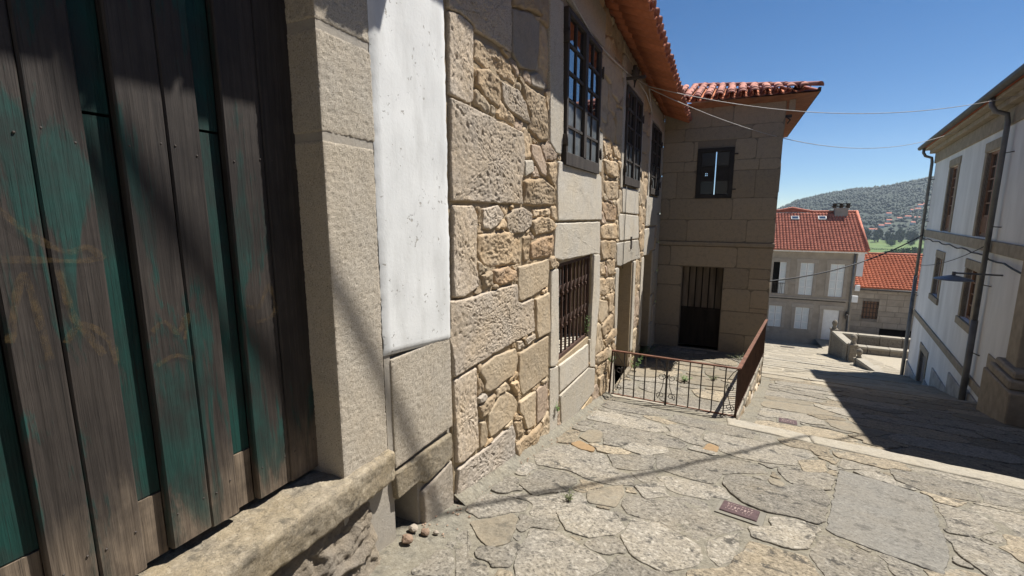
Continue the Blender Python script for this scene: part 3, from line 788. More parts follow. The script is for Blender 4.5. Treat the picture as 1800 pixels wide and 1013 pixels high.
# ---------------------------------------------------------------- stone house (left wall)
WALL_STONES = [
    ('g', [(2.47,1.28),(3.34,1.63),(3.35,1.2),(3.06,1.2),(2.79,1.18),(2.78,1.21),(2.62,1.22),(2.48,1.2)]),
    ('g', [(2.48,1.19),(2.62,1.22),(2.78,1.21),(2.76,0.73),(2.69,0.71),(2.47,0.72)]),
    ('d', [(3.36,1.53),(3.72,1.63),(3.9,1.61),(3.89,1.38),(3.83,1.21),(3.5,1.14),(3.37,1.21)]),
    ('t', [(3.37,1.64),(3.87,1.84),(3.99,1.69),(3.73,1.64),(3.37,1.54)]),
    ('t', [(3.91,1.86),(4.12,1.9),(4.13,1.64),(3.93,1.65)]),
    ('t', [(3.93,1.64),(4.13,1.63),(4.14,1.12),(3.96,1.09),(3.92,1.36)]),
    ('t', [(2.79,1.15),(2.95,1.16),(3.19,1.17),(3.32,1.14),(3.44,1.05),(3.43,1.0),(3.25,0.99),(3.13,1.01),(2.98,1.0),(2.88,0.99),(2.78,1.01)]),
    ('t', [(2.82,0.96),(3.0,1.0),(3.13,0.97),(3.17,0.84),(3.13,0.76),(2.94,0.79),(2.8,0.84)]),
    ('g', [(3.16,0.97),(3.48,0.98),(3.62,0.91),(3.73,0.76),(3.58,0.76),(3.34,0.78),(3.21,0.82)]),
    ('t', [(3.48,1.09),(3.7,1.05),(4.07,1.06),(4.13,0.83),(4.14,0.67),(3.96,0.64),(3.7,0.7),(3.73,0.8),(3.57,0.97)]),
    ('d', [(3.71,1.15),(3.87,1.21),(4.1,1.15),(4.01,1.09),(3.74,1.07)]),
    ('g', [(2.48,0.71),(2.69,0.7),(2.99,0.69),(3.25,0.68),(3.58,0.67),(3.62,0.5),(3.58,0.32),(3.53,0.26),(3.58,0.08),(3.04,0.08),(2.47,0.08)]),
    ('p', [(3.75,0.6),(3.96,0.61),(4.11,0.45),(4.11,0.34),(3.97,0.36),(3.76,0.51)]),
    ('t', [(4.09,0.48),(4.38,0.51),(4.39,0.38),(4.29,0.27),(4.14,0.34)]),
    ('t', [(3.6,0.28),(3.74,0.31),(4.03,0.32),(4.36,0.26),(4.39,0.09),(3.8,0.06),(3.6,0.08)]),
    ('w', [(3.61,0.45),(3.79,0.47),(3.82,0.37),(3.62,0.31)]),
    ('t', [(3.8,0.04),(4.26,0.06),(4.26,-0.02),(3.81,-0.03)]),
    ('g', [(2.88,0.04),(3.12,0.07),(3.22,-0.02),(3.1,-0.09),(2.98,-0.12),(2.87,-0.1)]),
    ('g', [(3.26,-0.02),(3.41,0.04),(3.58,0.06),(3.79,0.01),(3.77,-0.11),(3.58,-0.16),(3.34,-0.16),(3.26,-0.11)]),
    ('t', [(3.78,-0.06),(4.01,-0.02),(4.26,-0.04),(4.43,-0.11),(4.37,-0.17),(3.87,-0.2),(3.78,-0.15)]),
    ('g', [(2.48,0.06),(2.74,0.06),(2.79,-0.01),(2.78,-0.35),(2.81,-0.51),(2.74,-0.53),(2.59,-0.56),(2.47,-0.54)]),
    ('t', [(2.81,0.06),(2.85,-0.03),(2.85,-0.07),(2.8,-0.07),(2.79,0.02)]),
    ('t', [(2.81,-0.14),(3.12,-0.13),(3.23,-0.12),(3.55,-0.18),(3.57,-0.42),(3.34,-0.41),(3.04,-0.41),(2.87,-0.36),(2.8,-0.28)]),
    ('t', [(3.59,-0.19),(3.74,-0.18),(3.78,-0.25),(3.72,-0.42),(3.59,-0.41)]),
    ('o', [(3.77,-0.25),(4.11,-0.21),(4.34,-0.2),(4.39,-0.26),(4.31,-0.41),(3.81,-0.42),(3.76,-0.39)]),
    ('b', [(3.49,-0.44),(4.21,-0.44),(4.23,-0.54),(4.19,-0.71),(3.76,-0.75),(3.54,-0.75),(3.5,-0.73),(3.48,-0.55)]),
    ('o', [(3.04,-0.42),(3.29,-0.41),(3.45,-0.47),(3.43,-0.54),(3.18,-0.56),(3.06,-0.52)]),
    ('t', [(2.84,-0.43),(3.01,-0.42),(3.04,-0.55),(2.88,-0.55)]),
    ('g', [(2.43,-0.55),(2.63,-0.57),(2.9,-0.57),(3.46,-0.58),(3.48,-0.74),(3.59,-0.77),(3.82,-0.77),(3.86,-1.09),(3.41,-1.08),(2.77,-1.08),(2.46,-1.08),(2.44,-0.89),(2.41,-0.8),(2.42,-0.59)]),
    ('b', [(3.87,-0.78),(4.22,-0.77),(4.27,-1.2),(3.92,-1.18),(3.89,-1.1)]),
    ('g', [(3.44,-1.08),(3.59,-1.11),(3.64,-1.18),(3.49,-1.18)]),
    ('g', [(3.63,-1.11),(3.87,-1.11),(3.89,-1.17),(3.68,-1.18)]),
    ('g', [(2.46,-1.1),(2.76,-1.1),(2.77,-1.48),(2.78,-1.75),(2.7,-1.74),(2.55,-1.75),(2.47,-1.71)]),
    ('b', [(2.83,-1.12),(3.07,-1.1),(3.43,-1.14),(3.48,-1.26),(3.46,-1.31),(3.39,-1.37),(3.24,-1.36),(3.06,-1.37),(2.94,-1.36),(2.87,-1.32),(2.89,-1.26),(2.81,-1.17)]),
    ('b', [(3.52,-1.21),(3.88,-1.21),(4.22,-1.22),(4.24,-1.65),(3.58,-1.63),(3.52,-1.53),(3.49,-1.42)]),
    ('t', [(3.32,-1.42),(3.47,-1.43),(3.53,-1.59),(3.46,-1.59),(3.39,-1.52)]),
    ('d', [(2.77,-1.34),(2.88,-1.34),(2.92,-1.38),(2.9,-1.41),(2.78,-1.4)]),
    ('t', [(2.78,-1.41),(2.92,-1.4),(3.06,-1.41),(3.08,-1.45),(3.02,-1.48),(2.93,-1.53),(2.82,-1.53)]),
    ('b', [(3.22,-1.45),(3.39,-1.54),(3.48,-1.65),(3.42,-1.75),(3.36,-1.77),(3.1,-1.76),(2.96,-1.75),(2.92,-1.66),(2.94,-1.54),(3.05,-1.49),(3.11,-1.45)]),
    ('b', [(2.8,-1.54),(2.89,-1.57),(2.92,-1.69),(2.9,-1.77),(2.79,-1.76)]),
    ('b', [(3.52,-1.66),(3.89,-1.69),(3.9,-1.91),(3.87,-2.04),(3.69,-2.01),(3.6,-1.85),(3.5,-1.76)]),
    ('p', [(3.93,-1.7),(4.22,-1.7),(4.21,-2.02),(4.16,-2.06),(3.93,-2.06)]),
    ('t', [(3.42,-1.81),(3.57,-1.85),(3.65,-2.01),(3.47,-2.0),(3.42,-1.89)]),
    ('G', [(2.48,-1.75),(2.91,-1.8),(3.38,-1.81),(3.45,-1.96),(3.42,-1.98),(3.43,-2.14),(2.91,-2.08),(2.45,-2.0)]),
    ('t', [(3.44,-2.03),(4.06,-2.1),(4.09,-2.17),(4.03,-2.22),(3.84,-2.26),(3.47,-2.21),(3.45,-2.18)]),
    ('t', [(3.91,-2.28),(4.07,-2.27),(4.21,-2.43),(4.11,-2.43),(3.95,-2.36)]),
    ('w', [(4.45,0.53),(4.57,0.53),(5.93,0.53),(6.11,0.5),(6.2,-0.08),(4.44,-0.07),(4.4,0.28)]),
    ('w', [(4.38,-0.09),(6.13,-0.1),(6.19,-0.55),(5.87,-0.52),(4.62,-0.49),(4.36,-0.45)]),
    ('w', [(4.13,1.95),(4.5,2.01),(4.57,0.78),(4.51,0.59),(4.35,0.59),(4.18,0.67)]),
    ('w', [(5.87,1.06),(6.13,1.05),(6.17,0.79),(6.1,0.53),(5.94,0.54)]),
    ('w', [(4.26,-0.56),(4.48,-0.56),(4.54,-1.49),(4.52,-1.61),(4.4,-1.61),(4.27,-1.57)]),
    ('w', [(4.28,-1.59),(4.54,-1.64),(4.58,-1.99),(4.53,-2.47),(4.29,-2.42)]),
    ('w', [(5.87,-0.52),(6.17,-0.55),(6.23,-1.15),(6.14,-1.41),(6.1,-1.83),(5.85,-1.85),(5.8,-1.65),(5.85,-0.99)]),
    ('w', [(4.58,-1.65),(5.73,-1.7),(5.76,-2.03),(4.59,-1.98)]),
    ('w', [(5.76,-1.65),(6.05,-1.69),(6.1,-2.15),(5.81,-2.05)]),
    ('w', [(4.61,-2.01),(5.78,-2.05),(6.09,-2.16),(6.1,-2.5),(5.94,-2.5),(4.87,-2.5),(4.68,-2.43)]),
    ('B', [(4.87,-2.53),(5.95,-2.52),(6.03,-2.57),(5.9,-2.74),(5.6,-2.69),(4.93,-2.57)]),
    ('t', [(6.21,0.73),(7.08,0.78),(7.2,0.56),(6.81,0.52),(6.31,0.55)]),
    ('t', [(6.15,0.96),(6.57,1.02),(6.67,0.83),(6.28,0.77)]),
    ('t', [(6.69,1.0),(7.29,1.03),(7.26,0.81),(6.78,0.83)]),
    ('t', [(6.32,0.46),(7.21,0.5),(7.26,0.23),(6.56,0.19),(6.34,0.33)]),
    ('o', [(6.29,0.18),(7.1,0.12),(7.14,-0.11),(6.47,-0.1),(6.24,0.05)]),
    ('t', [(6.17,-0.14),(7.15,-0.14),(7.26,-0.4),(6.22,-0.34)]),
    ('t', [(6.22,-0.36),(7.1,-0.4),(7.07,-0.7),(6.26,-0.63)]),
    ('t', [(6.19,-0.66),(6.52,-0.67),(6.54,-0.88),(6.28,-0.85)]),
    ('t', [(6.58,-0.66),(7.11,-0.69),(7.1,-0.95),(6.65,-0.9)]),
    ('t', [(6.19,-0.88),(7.07,-0.98),(7.09,-1.15),(6.54,-1.2),(6.21,-1.11)]),
    ('b', [(6.19,-1.18),(6.75,-1.3),(6.71,-1.53),(6.37,-1.57),(6.19,-1.46)]),
    ('t', [(6.81,-1.21),(7.15,-1.22),(7.13,-1.54),(6.82,-1.49)]),
    ('t', [(6.38,-1.62),(7.07,-1.55),(7.11,-1.82),(6.47,-1.8)]),
    ('t', [(6.52,-1.87),(7.42,-1.83),(7.4,-1.99),(6.73,-2.02)]),
    ('t', [(6.15,-1.99),(6.89,-2.06),(6.91,-2.25),(6.2,-2.15)]),
    ('t', [(6.17,-2.17),(6.92,-2.26),(6.94,-2.46),(6.32,-2.35),(6.18,-2.25)]),
    ('t', [(6.33,-2.38),(6.95,-2.48),(6.99,-2.77),(6.52,-2.76),(6.39,-2.63)]),
    ('w', [(7.44,0.42),(8.86,0.44),(8.97,-0.01),(7.51,0.02)]),
    ('w', [(7.26,0.01),(9.0,-0.03),(9.11,-0.47),(7.41,-0.43)]),
    ('w', [(7.19,-0.45),(9.09,-0.49),(9.43,-0.89),(8.62,-0.85),(7.48,-0.85),(7.25,-0.81)]),
    ('w', [(7.17,-0.85),(7.44,-0.86),(7.44,-1.85),(7.41,-2.18),(7.29,-2.15)]),
    ('w', [(7.08,-2.26),(7.36,-2.33),(7.47,-3.03),(7.14,-2.93)]),
    ('w', [(8.68,-0.87),(8.89,-0.88),(8.92,-1.79),(8.89,-2.68),(8.66,-2.62),(8.69,-1.75)]),
    ('w', [(9.99,0.22),(10.88,0.23),(10.73,-0.26),(10.05,-0.24)]),
    ('w', [(9.92,-0.32),(10.71,-0.35),(10.69,-0.41),(9.93,-0.38)]),
    ('w', [(9.74,-0.41),(10.7,-0.44),(10.49,-0.89),(9.68,-0.86)]),
    ('w', [(9.54,-0.87),(9.87,-0.89),(9.86,-2.13),(9.83,-2.75),(9.61,-2.77),(9.54,-1.54)]),
]
WF = F((-1.6, 0, 0), (0, 1, 0), (0, 0, 1))    # u = y, v = z, n = towards the street
house = empty("stone_house", (-1.6, 7, -3.4), "old granite and rubble house with tall dark casement windows and a tiled eave", "building")
OPEN = dict(w1=(4.57, 5.87, .50, 2.0), w2=(7.47, 8.80, .47, 1.97), w3=(10.1, 11.35, .42, 1.85),
            gr=(4.50, 5.84, -1.62, -.52), d1=(7.42, 8.62, -2.93, -.80), d2=(9.86, 11.0, -3.16, -.86))
eave_in = lambda y: 2.65 - .06 * (y - 6.1)
wall = wall_sheet("wall", WF, 2.45, 12.0, -4.2, 2.42, [OPEN['gr'], OPEN['d1'], OPEN['d2']], .55, M['mortar'], house, front=-.014)
mb = MB(WF)
mb.quad((2.45, 2.42, -.014), (12, 2.42, -.014), (12, eave_in(12) + .1, -.014), (2.45, eave_in(2.45) + .1, -.014))
mb.build("wall_top", M['mortar'], house)
for i, (k, P) in enumerate(WALL_STONES):
    rubble = k in 'to'
    ymid = sum(q[0] for q in P) / len(P)
    dstone("stone", WF, P, M[k], wall, proud=rng.uniform(-.004, .016) if rubble else rng.uniform(.006, .016), depth=.05,
           bevel=.022 if rubble else .012, gap=.003, wob=.010 if rubble else .005, res=.012 if ymid < 4.7 else (.018 if ymid < 6.6 else .035),
           kind=RELIEF[k], seed=i * 1.3, round_=2)
def rect(a, b, c, d): return [(a, c), (b, c), (b, d), (a, d)]
# ashlar end of the wall beyond the second door, and jambs the railing and the tower half hide
extra = [rect(8.83, 9.02, .40, 2.05), rect(7.28, 7.46, .40, 2.05), rect(9.9, 10.08, .35, 1.95), rect(11.37, 11.55, .35, 1.95),
         rect(7.2, 9.05, 2.02, 2.36), rect(9.85, 11.6, 1.9, 2.3), rect(4.35, 6.1, 2.06, 2.5), rect(9.8, 11.4, -.26, .38), rect(9.75, 11.1, -.82, -.30),
         rect(11.03, 11.4, -1.9, -.84), rect(11.03, 11.3, -2.6, -1.92), rect(11.03, 11.45, -3.3, -2.62), rect(11.42, 11.97, -1.4, -.7),
         rect(11.42, 11.97, -.68, .0), rect(11.42, 11.97, .02, .9), rect(11.58, 11.97, .92, 1.6), rect(11.58, 11.97, 1.62, 2.2), rect(11.47, 11.97, -2.2, -1.42), rect(11.47, 11.97, -3.3, -2.22)]
for i, P in enumerate(extra):
    stone("dressed_stone", WF, P, M['w'], wall, proud=.014, depth=.05, bevel=.012, rough=.003, step=.07, round_=0, seed=i + 40.0)
def blocked_wall(U, V):
    b = V < -1.53 - .195 * U + .02
    b |= V > 2.62 - .06 * (U - 6.1)
    for o in OPEN.values(): b |= (U > o[0] - .03) & (U < o[1] + .03) & (V > o[2] - .03) & (V < o[3] + .03)
    for k, P in WALL_STONES: b |= inside(P, U, V)
    for P in extra: b |= inside(P, U, V)
    return b
pk = pack(2.46, 11.98, -3.4, 2.9, blocked_wall, [(.27, 260), (.19, 700), (.12, 1800), (.075, 2600), (.042, 4200)], asp=1.2, gap=.008, res=.018)
pk.sort(key=parea, reverse=True)
chink = MB(WF)
for i, P in enumerate(pk):
    kw = dict(proud=rng.uniform(-.008, .014), depth=.05, bevel=.02, rough=.014, gap=.002, wob=.010, step=.04, nmax=28, seed=i * .9 + 100)
    if i < 200:
        k = rng.choice('tttbbtp')
        dstone("stone", WF, P, M[k], wall, proud=rng.uniform(-.010, .012), depth=.05, bevel=.016, gap=.002, wob=.012, res=.014 if P[0][0] < 4.7 else .03, kind='rubble', seed=i * .9 + 100, round_=1)
    else: add_stone(chink, P, **dict(kw, nmax=12, bevel=.012))
tag(chink.build("chinking_stones", M['t'], wall, fix=False), kind="stuff")
# foot of the wall: cement fillet
mb = MB()
for j in range(46):
    y0 = 2.44 + j * .1; y1 = y0 + .1
    w0 = .085 + .10 * noise.noise(Vector((y0 * 3, 0, 5))); w1 = .085 + .10 * noise.noise(Vector((y1 * 3, 0, 5)))
    z0, z1 = base(y0), base(y1)
    mb.quad((-1.605, y0, z0 + .055), (-1.6 + w0, y0, z0 - .002), (-1.6 + w1, y1, z1 - .002), (-1.605, y1, z1 + .055))
mb.build("cement_fillet", M['pm'], house)

mb = MB()
for i in range(260):
    y = rng.uniform(2.0, 6.7); x = -1.6 + abs(rng.gauss(.05, .11)); r_ = rng.uniform(.003, .010); z = base(y) + r_ * .4
    a_ = [mb.p(x + r_ * math.cos(k * 1.57 + i), y + r_ * math.sin(k * 1.57 + i) * 1.3, z + r_ * .2 * (k % 2)) for k in range(4)]; t_ = mb.p(x, y, z + r_ * .8)
    for k in range(4): mb.face((a_[k], a_[(k + 1) % 4], t_))
tag(mb.build("grit", M['pebble'], street, fix=False), kind="stuff")
# casement windows: two leaves, two by five panes each
def casement(name, label, o, parent, rows=5, cols=2, fm='frame', dusty=2, n0=-.012):
    u0, u1, v0, v1 = o
    w = empty(name); w.parent = parent; w["label"] = label
    mb = MB(WF)
    t = .055
    mb.box(u0, u1, v1 - t, v1, n0, n0 + .055, .004); mb.box(u0, u1, v0, v0 + .13, n0, n0 + .055, .004)
    mb.box(u0, u0 + t, v0 + .13, v1 - t, n0, n0 + .053, .004); mb.box(u1 - t, u1, v0 + .13, v1 - t, n0, n0 + .053, .004)
    um = (u0 + u1) / 2
    mb.box(um - .05, um + .05, v0 + .13, v1 - t, n0, n0 + .060, .004)
    mb.build("frame", M[fm], w)
    bars = MB(WF)
    for (a, b) in ((u0 + t, um - .05), (um + .05, u1 - t)):
        c = (a + b) / 2
        bars.box(c - .011, c + .011, v0 + .13, v1 - t, n0 + .012, n0 + .040)
        H = (v1 - t - v0 - .13) / rows
        for r in range(1, rows): 
            z = v0 + .13 + r * H
            bars.box(a, b, z - .013, z + .013, n0 + .014, n0 + .042)
        for r in range(rows):
            for q in range(cols):
                pa = a + (b - a) * q / cols; pb = a + (b - a) * (q + 1) / cols
                m = MB(WF); z = v0 + .13 + r * H
                tilt = rng.uniform(-.002, .002)
                m.quad((pa, z, n0 + .022), (pb, z, n0 + .022 + tilt), (pb, z + H, n0 + .024 + tilt), (pa, z + H, n0 + .024))
                m.build("pane", M['glass_dusty'] if r < dusty else M['glass'], w, fix=False)
    bars.build("glazing_bars", M[fm], w)
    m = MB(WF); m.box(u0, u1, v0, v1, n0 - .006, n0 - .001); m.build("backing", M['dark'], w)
    for (u, z) in ((u0, v0 + .25), (u0, v1 - .28), (u1, v0 + .25), (u1, v1 - .28)):
        m = MB(WF); s = -1 if u == u0 else 1
        m.box(u + s * .002, u + s * .035, z - .05, z + .05, n0 + .01, n0 + .065, .004); m.build("hinge", M['iron'], w)
        m = MB(WF); m.fr = IDF; m.tube([WF(u + s * .02, z - .07, n0 + .066), WF(u + s * .02, z + .07, n0 + .066)], .012); m.build("hinge_pin", M['iron'], w)
    return w
casement("casement_window", "tall casement above the barred window", OPEN['w1'], house)
casement("casement_window", "tall casement above the doorway with the hanging wires", OPEN['w2'], house, rows=5)
casement("casement_window", "tall casement next to the corner tower", OPEN['w3'], house, rows=5)

# barred ground-floor window
g = empty("barred_window"); g.parent = house
u0, u1, v0, v1 = OPEN['gr']
m = MB(WF)
for (a, b, c, d) in ((u0, u1, v1 - .045, v1), (u0, u1, v0, v0 + .045), (u0, u0 + .035, v0 + .045, v1 - .045), (u1 - .035, u1, v0 + .045, v1 - .045)):
    m.box(a, b, c, d, -.075, -.035 if a == u0 and b == u1 else -.038, .004)
m.build("iron_frame", M['rustdark'], g)
nb = 8
for i in range(nb):
    u = u0 + (i + 1) * (u1 - u0) / (nb + 1)
    m = MB(WF)
    m.box(u - .011, u + .011, v0 + .04, v1 - .04, -.068, -.046)
    b = m.build("bar", M['rustdark'], g)
    for z in (v0 + .36, v1 - .36):
        m = MB(WF); m.box(u - .02, u + .02, z - .02, z + .02, -.078, -.036, .006); m.build("collar", M['rustdark'], b)
        for s in (-1, 1):
            m = MB(); m.tube([WF(u, z, -.057), WF(u + s * .03, z + .035, -.05), WF(u + s * .055, z + .10, -.05)], .006, 5); m.build("spike", M['rustdark'], b)
m = MB(WF); m.quad((u0, v0, -.34), (u1, v0, -.34), (u1, v1, -.34), (u0, v1, -.34)); m.build("pane", M['glass'], g, fix=False)
m = MB(WF)
um = (u0 + u1) / 2
for a, b in ((u0, u0 + .06), (um - .03, um + .03), (u1 - .06, u1)): m.box(a, b, v0, v1, -.335, -.30)
m.box(u0, u1, v0, v0 + .07, -.334, -.298); m.box(u0, u1, v1 - .06, v1, -.334, -.298); m.box(u0, u1, v0 + .5, v0 + .54, -.332, -.302)
m.build("inner_frame", M['frame2'], g)
for (a, z, w, h) in ((4.66, -1.02, .09, .17), (4.92, -.99, .08, .15), (5.2, -.98, .10, .22), (5.42, -.93, .10, .24)):
    m = MB(WF); m.box(a, a + w, z, z + h, -.296, -.292); m.build("paper_notice", M['paper'], g)
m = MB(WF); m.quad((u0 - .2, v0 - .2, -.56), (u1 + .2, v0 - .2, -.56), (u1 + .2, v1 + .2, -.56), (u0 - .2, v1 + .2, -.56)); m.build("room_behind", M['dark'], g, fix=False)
m = MB(WF); m.box(u0 - .0, u1, v0 - .02, v0 + .012, -.34, -.08); m.build("sill", M['w'], g)

# doorways: deep reveals, plank doors at the back
for (o, lab) in ((OPEN['d1'], "plank door deep in the doorway behind the railing"), (OPEN['d2'], "plank door in the shade beside the corner tower")):
    d = empty("plank_door"); d.parent = house; d["label"] = lab
    n = 6
    for i in range(n):
        a = o[0] + i * (o[1] - o[0]) / n; b = o[0] + (i + 1) * (o[1] - o[0]) / n
        m = MB(WF); m.box(a + .003, b - .003, o[2], o[3], -.50, -.46, .004); m.build("plank", M['timber'], d)
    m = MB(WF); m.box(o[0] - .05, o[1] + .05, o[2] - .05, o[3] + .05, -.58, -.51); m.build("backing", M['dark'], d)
    m = MB(WF); m.box(o[0] - .05, o[1] + .05, o[2] - .14, o[2], -.55, .05, .01); m.build("door_sill", M['pt'], d)

# eave of overlapping clay tiles
def half_tile(L, w, h, t=.014, seg=6, taper=.82, up=True):
    """A clay barrel tile lying along +x (down slope), arched up or hollow side up."""
    mb = MB()
    rings = []
    for (x, s) in ((0, taper), (L, 1.0)):
        for off in (0, t):
            ring = []
            for k in range(seg + 1):
                a = math.pi * k / seg
                r = w / 2 * s - off; hh = h * s - off
                z = hh * math.sin(a)
                ring.append(mb.p(x, -r * math.cos(a), z if up else -z))
            rings.append(ring)
    o0, i0, o1, i1 = rings
    for k in range(seg):
        mb.face((o0[k], o0[k + 1], o1[k + 1], o1[k]), True)
        mb.face((i0[k], i1[k], i1[k + 1], i0[k + 1]), True)
        mb.face((o1[k], o1[k + 1], i1[k + 1], i1[k]))
        mb.face((o0[k], i0[k], i0[k + 1], o0[k + 1]))
    for k in (0, seg):
        mb.face((o0[k], o1[k], i1[k], i0[k]))
    o = mb.build("tile_pattern", None, None)
    me = o.data; bpy.data.objects.remove(o)
    return me
def place(name, me, mat_obj, parent):
    o = link(name, me, parent); o.matrix_world = mat_obj; return o
ME_COVER = half_tile(.46, .20, .075); ME_COVER.materials.append(M['tile'])
ME_CHAN = half_tile(.46, .22, .07, up=False, taper=1.0); ME_CHAN.materials.append(M['tile_under'])

def tile_roof(parent, org, along, slope, n_cols, pitch_w, rows_of, over=.34, cover=ME_COVER, chan=ME_CHAN, jit=.012):
    """org: eave start; along: unit vector along the eave; slope: unit vector DOWN the slope. rows_of(i) = number of courses."""
    along = Vector(along).normalized(); slope = Vector(slope).normalized(); nrm = slope.cross(along)
    if nrm.z < 0: nrm = -nrm
    for i in range(n_cols):
        for r in range(rows_of(i)):
            for kind, me, off, lift in (("channel_tile", chan, 0, 0.0), ("cover_tile", cover, .5, .018)):
                if me is None: continue
                p = Vector(org) + along * ((i + off) * pitch_w + rng.uniform(-jit, jit) * .4) - slope * (.46 + r * over + rng.uniform(-jit, jit)) + nrm * (lift + .012 * (r > 0))
                sl = (slope - nrm * .035).normalized()
                y = nrm.cross(sl).normalized(); z = sl.cross(y)
                m4 = Matrix((sl, y, z)).transposed().to_4x4(); m4.translation = p
                place(kind, me, m4, parent)
ev = empty("tiled_eave"); ev.parent = house
slope_dir = Vector((.6, 0, -.215)).normalized()
along = Vector((0, 1, -.05)).normalized()
out0 = Vector((-1.0, 2.42, 2.44 + .16 + .03))
tile_roof(ev, out0, along, slope_dir, 43, .222, lambda i: 2, over=.22)
m = MB()
for (x, dz) in ((-1.62, .0), (-2.6, .35)):
    pass
a0 = out0 - slope_dir * .52 + Vector((0, 0, .09)); 
m.quad(a0, a0 + along * 9.6, a0 + along * 9.6 - slope_dir * 4, a0 - slope_dir * 4)
m.build("roof_slope", M['tile'], ev)
# boards between tiles and wall head
m = MB(); 
for j in range(48):
    y = 2.45 + j * .2
    z = 2.64 - .05 * (y - 5.85)
    m.quad((-1.63, y, z - .02), (-1.63, y + .2, z - .03), (-1.63, y + .2, z + .35), (-1.63, y, z + .35))
m.build("wall_head", M['mortar'], ev)
m = MB(); m.box(-2.1, -1.32, 11.55, 12.5, 2.36, 2.72); m.build("valley_flashing", M['tile'], ev)

# ---------------------------------------------------------------- gate building (left foreground)
gb = empty("gate_building", (-1.6, 1.5, -1.9), "granite and whitewashed building front with a wide green timber gate", "building")
GF = F((-1.6, 0, 0), (0, 1, 0), (0, 0, 1))
wall_sheet("wall", GF, -4.0, 2.44, -2.4, 2.6, [(-2.2, 1.49, -2.3, 2.05), (1.86, 2.07, -1.93, -1.62)], .45, M['joint'], gb, front=-.03)
# gate pier: granite blocks, wrapped round the reveal so that each one is solid
def block(name, u0, u1, v0, v1, n0, n1, mat, parent, c=.012):
    """Solid dressed block with uneven faces."""
    bm = bmesh.new()
    nu, nv, nn = max(2, int((u1 - u0) / .05)), max(2, int((v1 - v0) / .05)), max(2, int((n1 - n0) / .06))
    bmesh.ops.create_cube(bm, size=1.0)
    for vtx in bm.verts:
        vtx.co = Vector(((vtx.co.x + .5) * (u1 - u0) + u0, (vtx.co.y + .5) * (v1 - v0) + v0, (vtx.co.z + .5) * (n1 - n0) + n0))
    bmesh.ops.bevel(bm, geom=list(bm.edges), offset=c * .6, segments=1, affect='EDGES')
    bmesh.ops.subdivide_edges(bm, edges=[e for e in bm.edges if e.calc_length() > .16], cuts=6, use_grid_fill=True)
    for vtx in bm.verts:
        q = vtx.co
        d = Vector((noise.noise(q * 7), noise.noise(q * 7 + Vector((9, 0, 0))), noise.noise(q * 7 + Vector((0, 9, 0))))) * .006
        d += Vector((noise.noise(q * 22), noise.noise(q * 22 + Vector((5, 0, 0))), noise.noise(q * 22 + Vector((0, 5, 0))))) * .003
        vtx.co = GF(*(q + d))
    me = bpy.data.meshes.new(name); bm.to_mesh(me); bm.free()
    for p in me.polygons: p.use_smooth = True
    me.set_sharp_from_angle(angle=R(28))
    me.materials.append(mat)
    return link(name, me, parent)
zs = [-1.32, .33, .78, 1.35, 2.05]
for a, b in zip(zs, zs[1:]):
    gridbox("granite_block", GF, (1.48, a + .018, -.40), (1.80 + rng.uniform(-.01, .01), b - .018, .0), .007, .0075, 'pier', M['pier'], gb, seed=a, faces=(0, 1, 2, 3, 5))
for z in zs[1:-1]:
    m = MB(GF); m.box(1.484, 1.797, z - .03, z + .03, -.38, -.004); m.build("joint_band", M['joint'], gb)
gridbox("granite_block", GF, (1.845, -1.41, -.25), (2.43, -.775, .004), .008, .008, 'pier', M['pier'], gb, seed=5, faces=(0, 1, 2, 3, 5))
m = MB(GF); m.box(1.80, 1.846, -1.42, -.74, -.2, -.006); m.build("joint_band", M['joint'], gb)
# lintel over the gate, hidden above the frame of view
block("lintel", -2.4, 1.8, 2.06, 2.5, -.40, .0, M['w'], gb)
block("granite_block", -2.6, -2.2, -1.3, 2.04, -.40, .0, M['w'], gb)
# whitewashed panel
bm = bmesh.new()
bmesh.ops.create_grid(bm, x_segments=24, y_segments=150, size=.5)
for vtx in bm.verts:
    u = 1.795 + (vtx.co.x + .5) * .645; v = (vtx.co.y + .5)
    zb = -.74 - .07 * (u - 1.795) / .64
    z = zb + v * (2.5 - zb)
    edge = min(u - 1.795, 2.44 - u, z - zb)
    wob = .010 * noise.noise(Vector((u * 14, z * 14, 0))) + .007 * noise.noise(Vector((u * 40, z * 40, 0)))
    vtx.co = GF(u + (wob if edge < .01 else 0), z, .010 + .004 * noise.noise(Vector((u * 4, z * 4, 2))) - (.012 if edge < .005 else 0))
me = bpy.data.meshes.new("plaster_panel"); bm.to_mesh(me); bm.free()
for p in me.polygons: p.use_smooth = True
me.materials.append(M['limewash'])
link("plaster_panel", me, gb)
# base stone and drain hole under the panel
dstone("foundation_stone", GF, [(1.83, -1.425), (2.425, -1.45), (2.43, -1.64), (2.12, -1.67), (2.05, -1.61), (1.85, -1.61)], M['thresh'], gb, proud=.004, depth=.2, bevel=.015, res=.012, kind='slab', seed=3.0)
dstone("foundation_stone", GF, [(2.085, -1.685), (2.43, -1.655), (2.44, -2.12), (2.085, -2.05)], M['d'], gb, proud=.004, depth=.2, bevel=.02, res=.014, kind='slab', seed=4.0)
m = MB(GF); m.box(1.82, 2.10, -1.98, -1.58, -.50, -.42); m.build("drain_hole", M['dark'], gb)
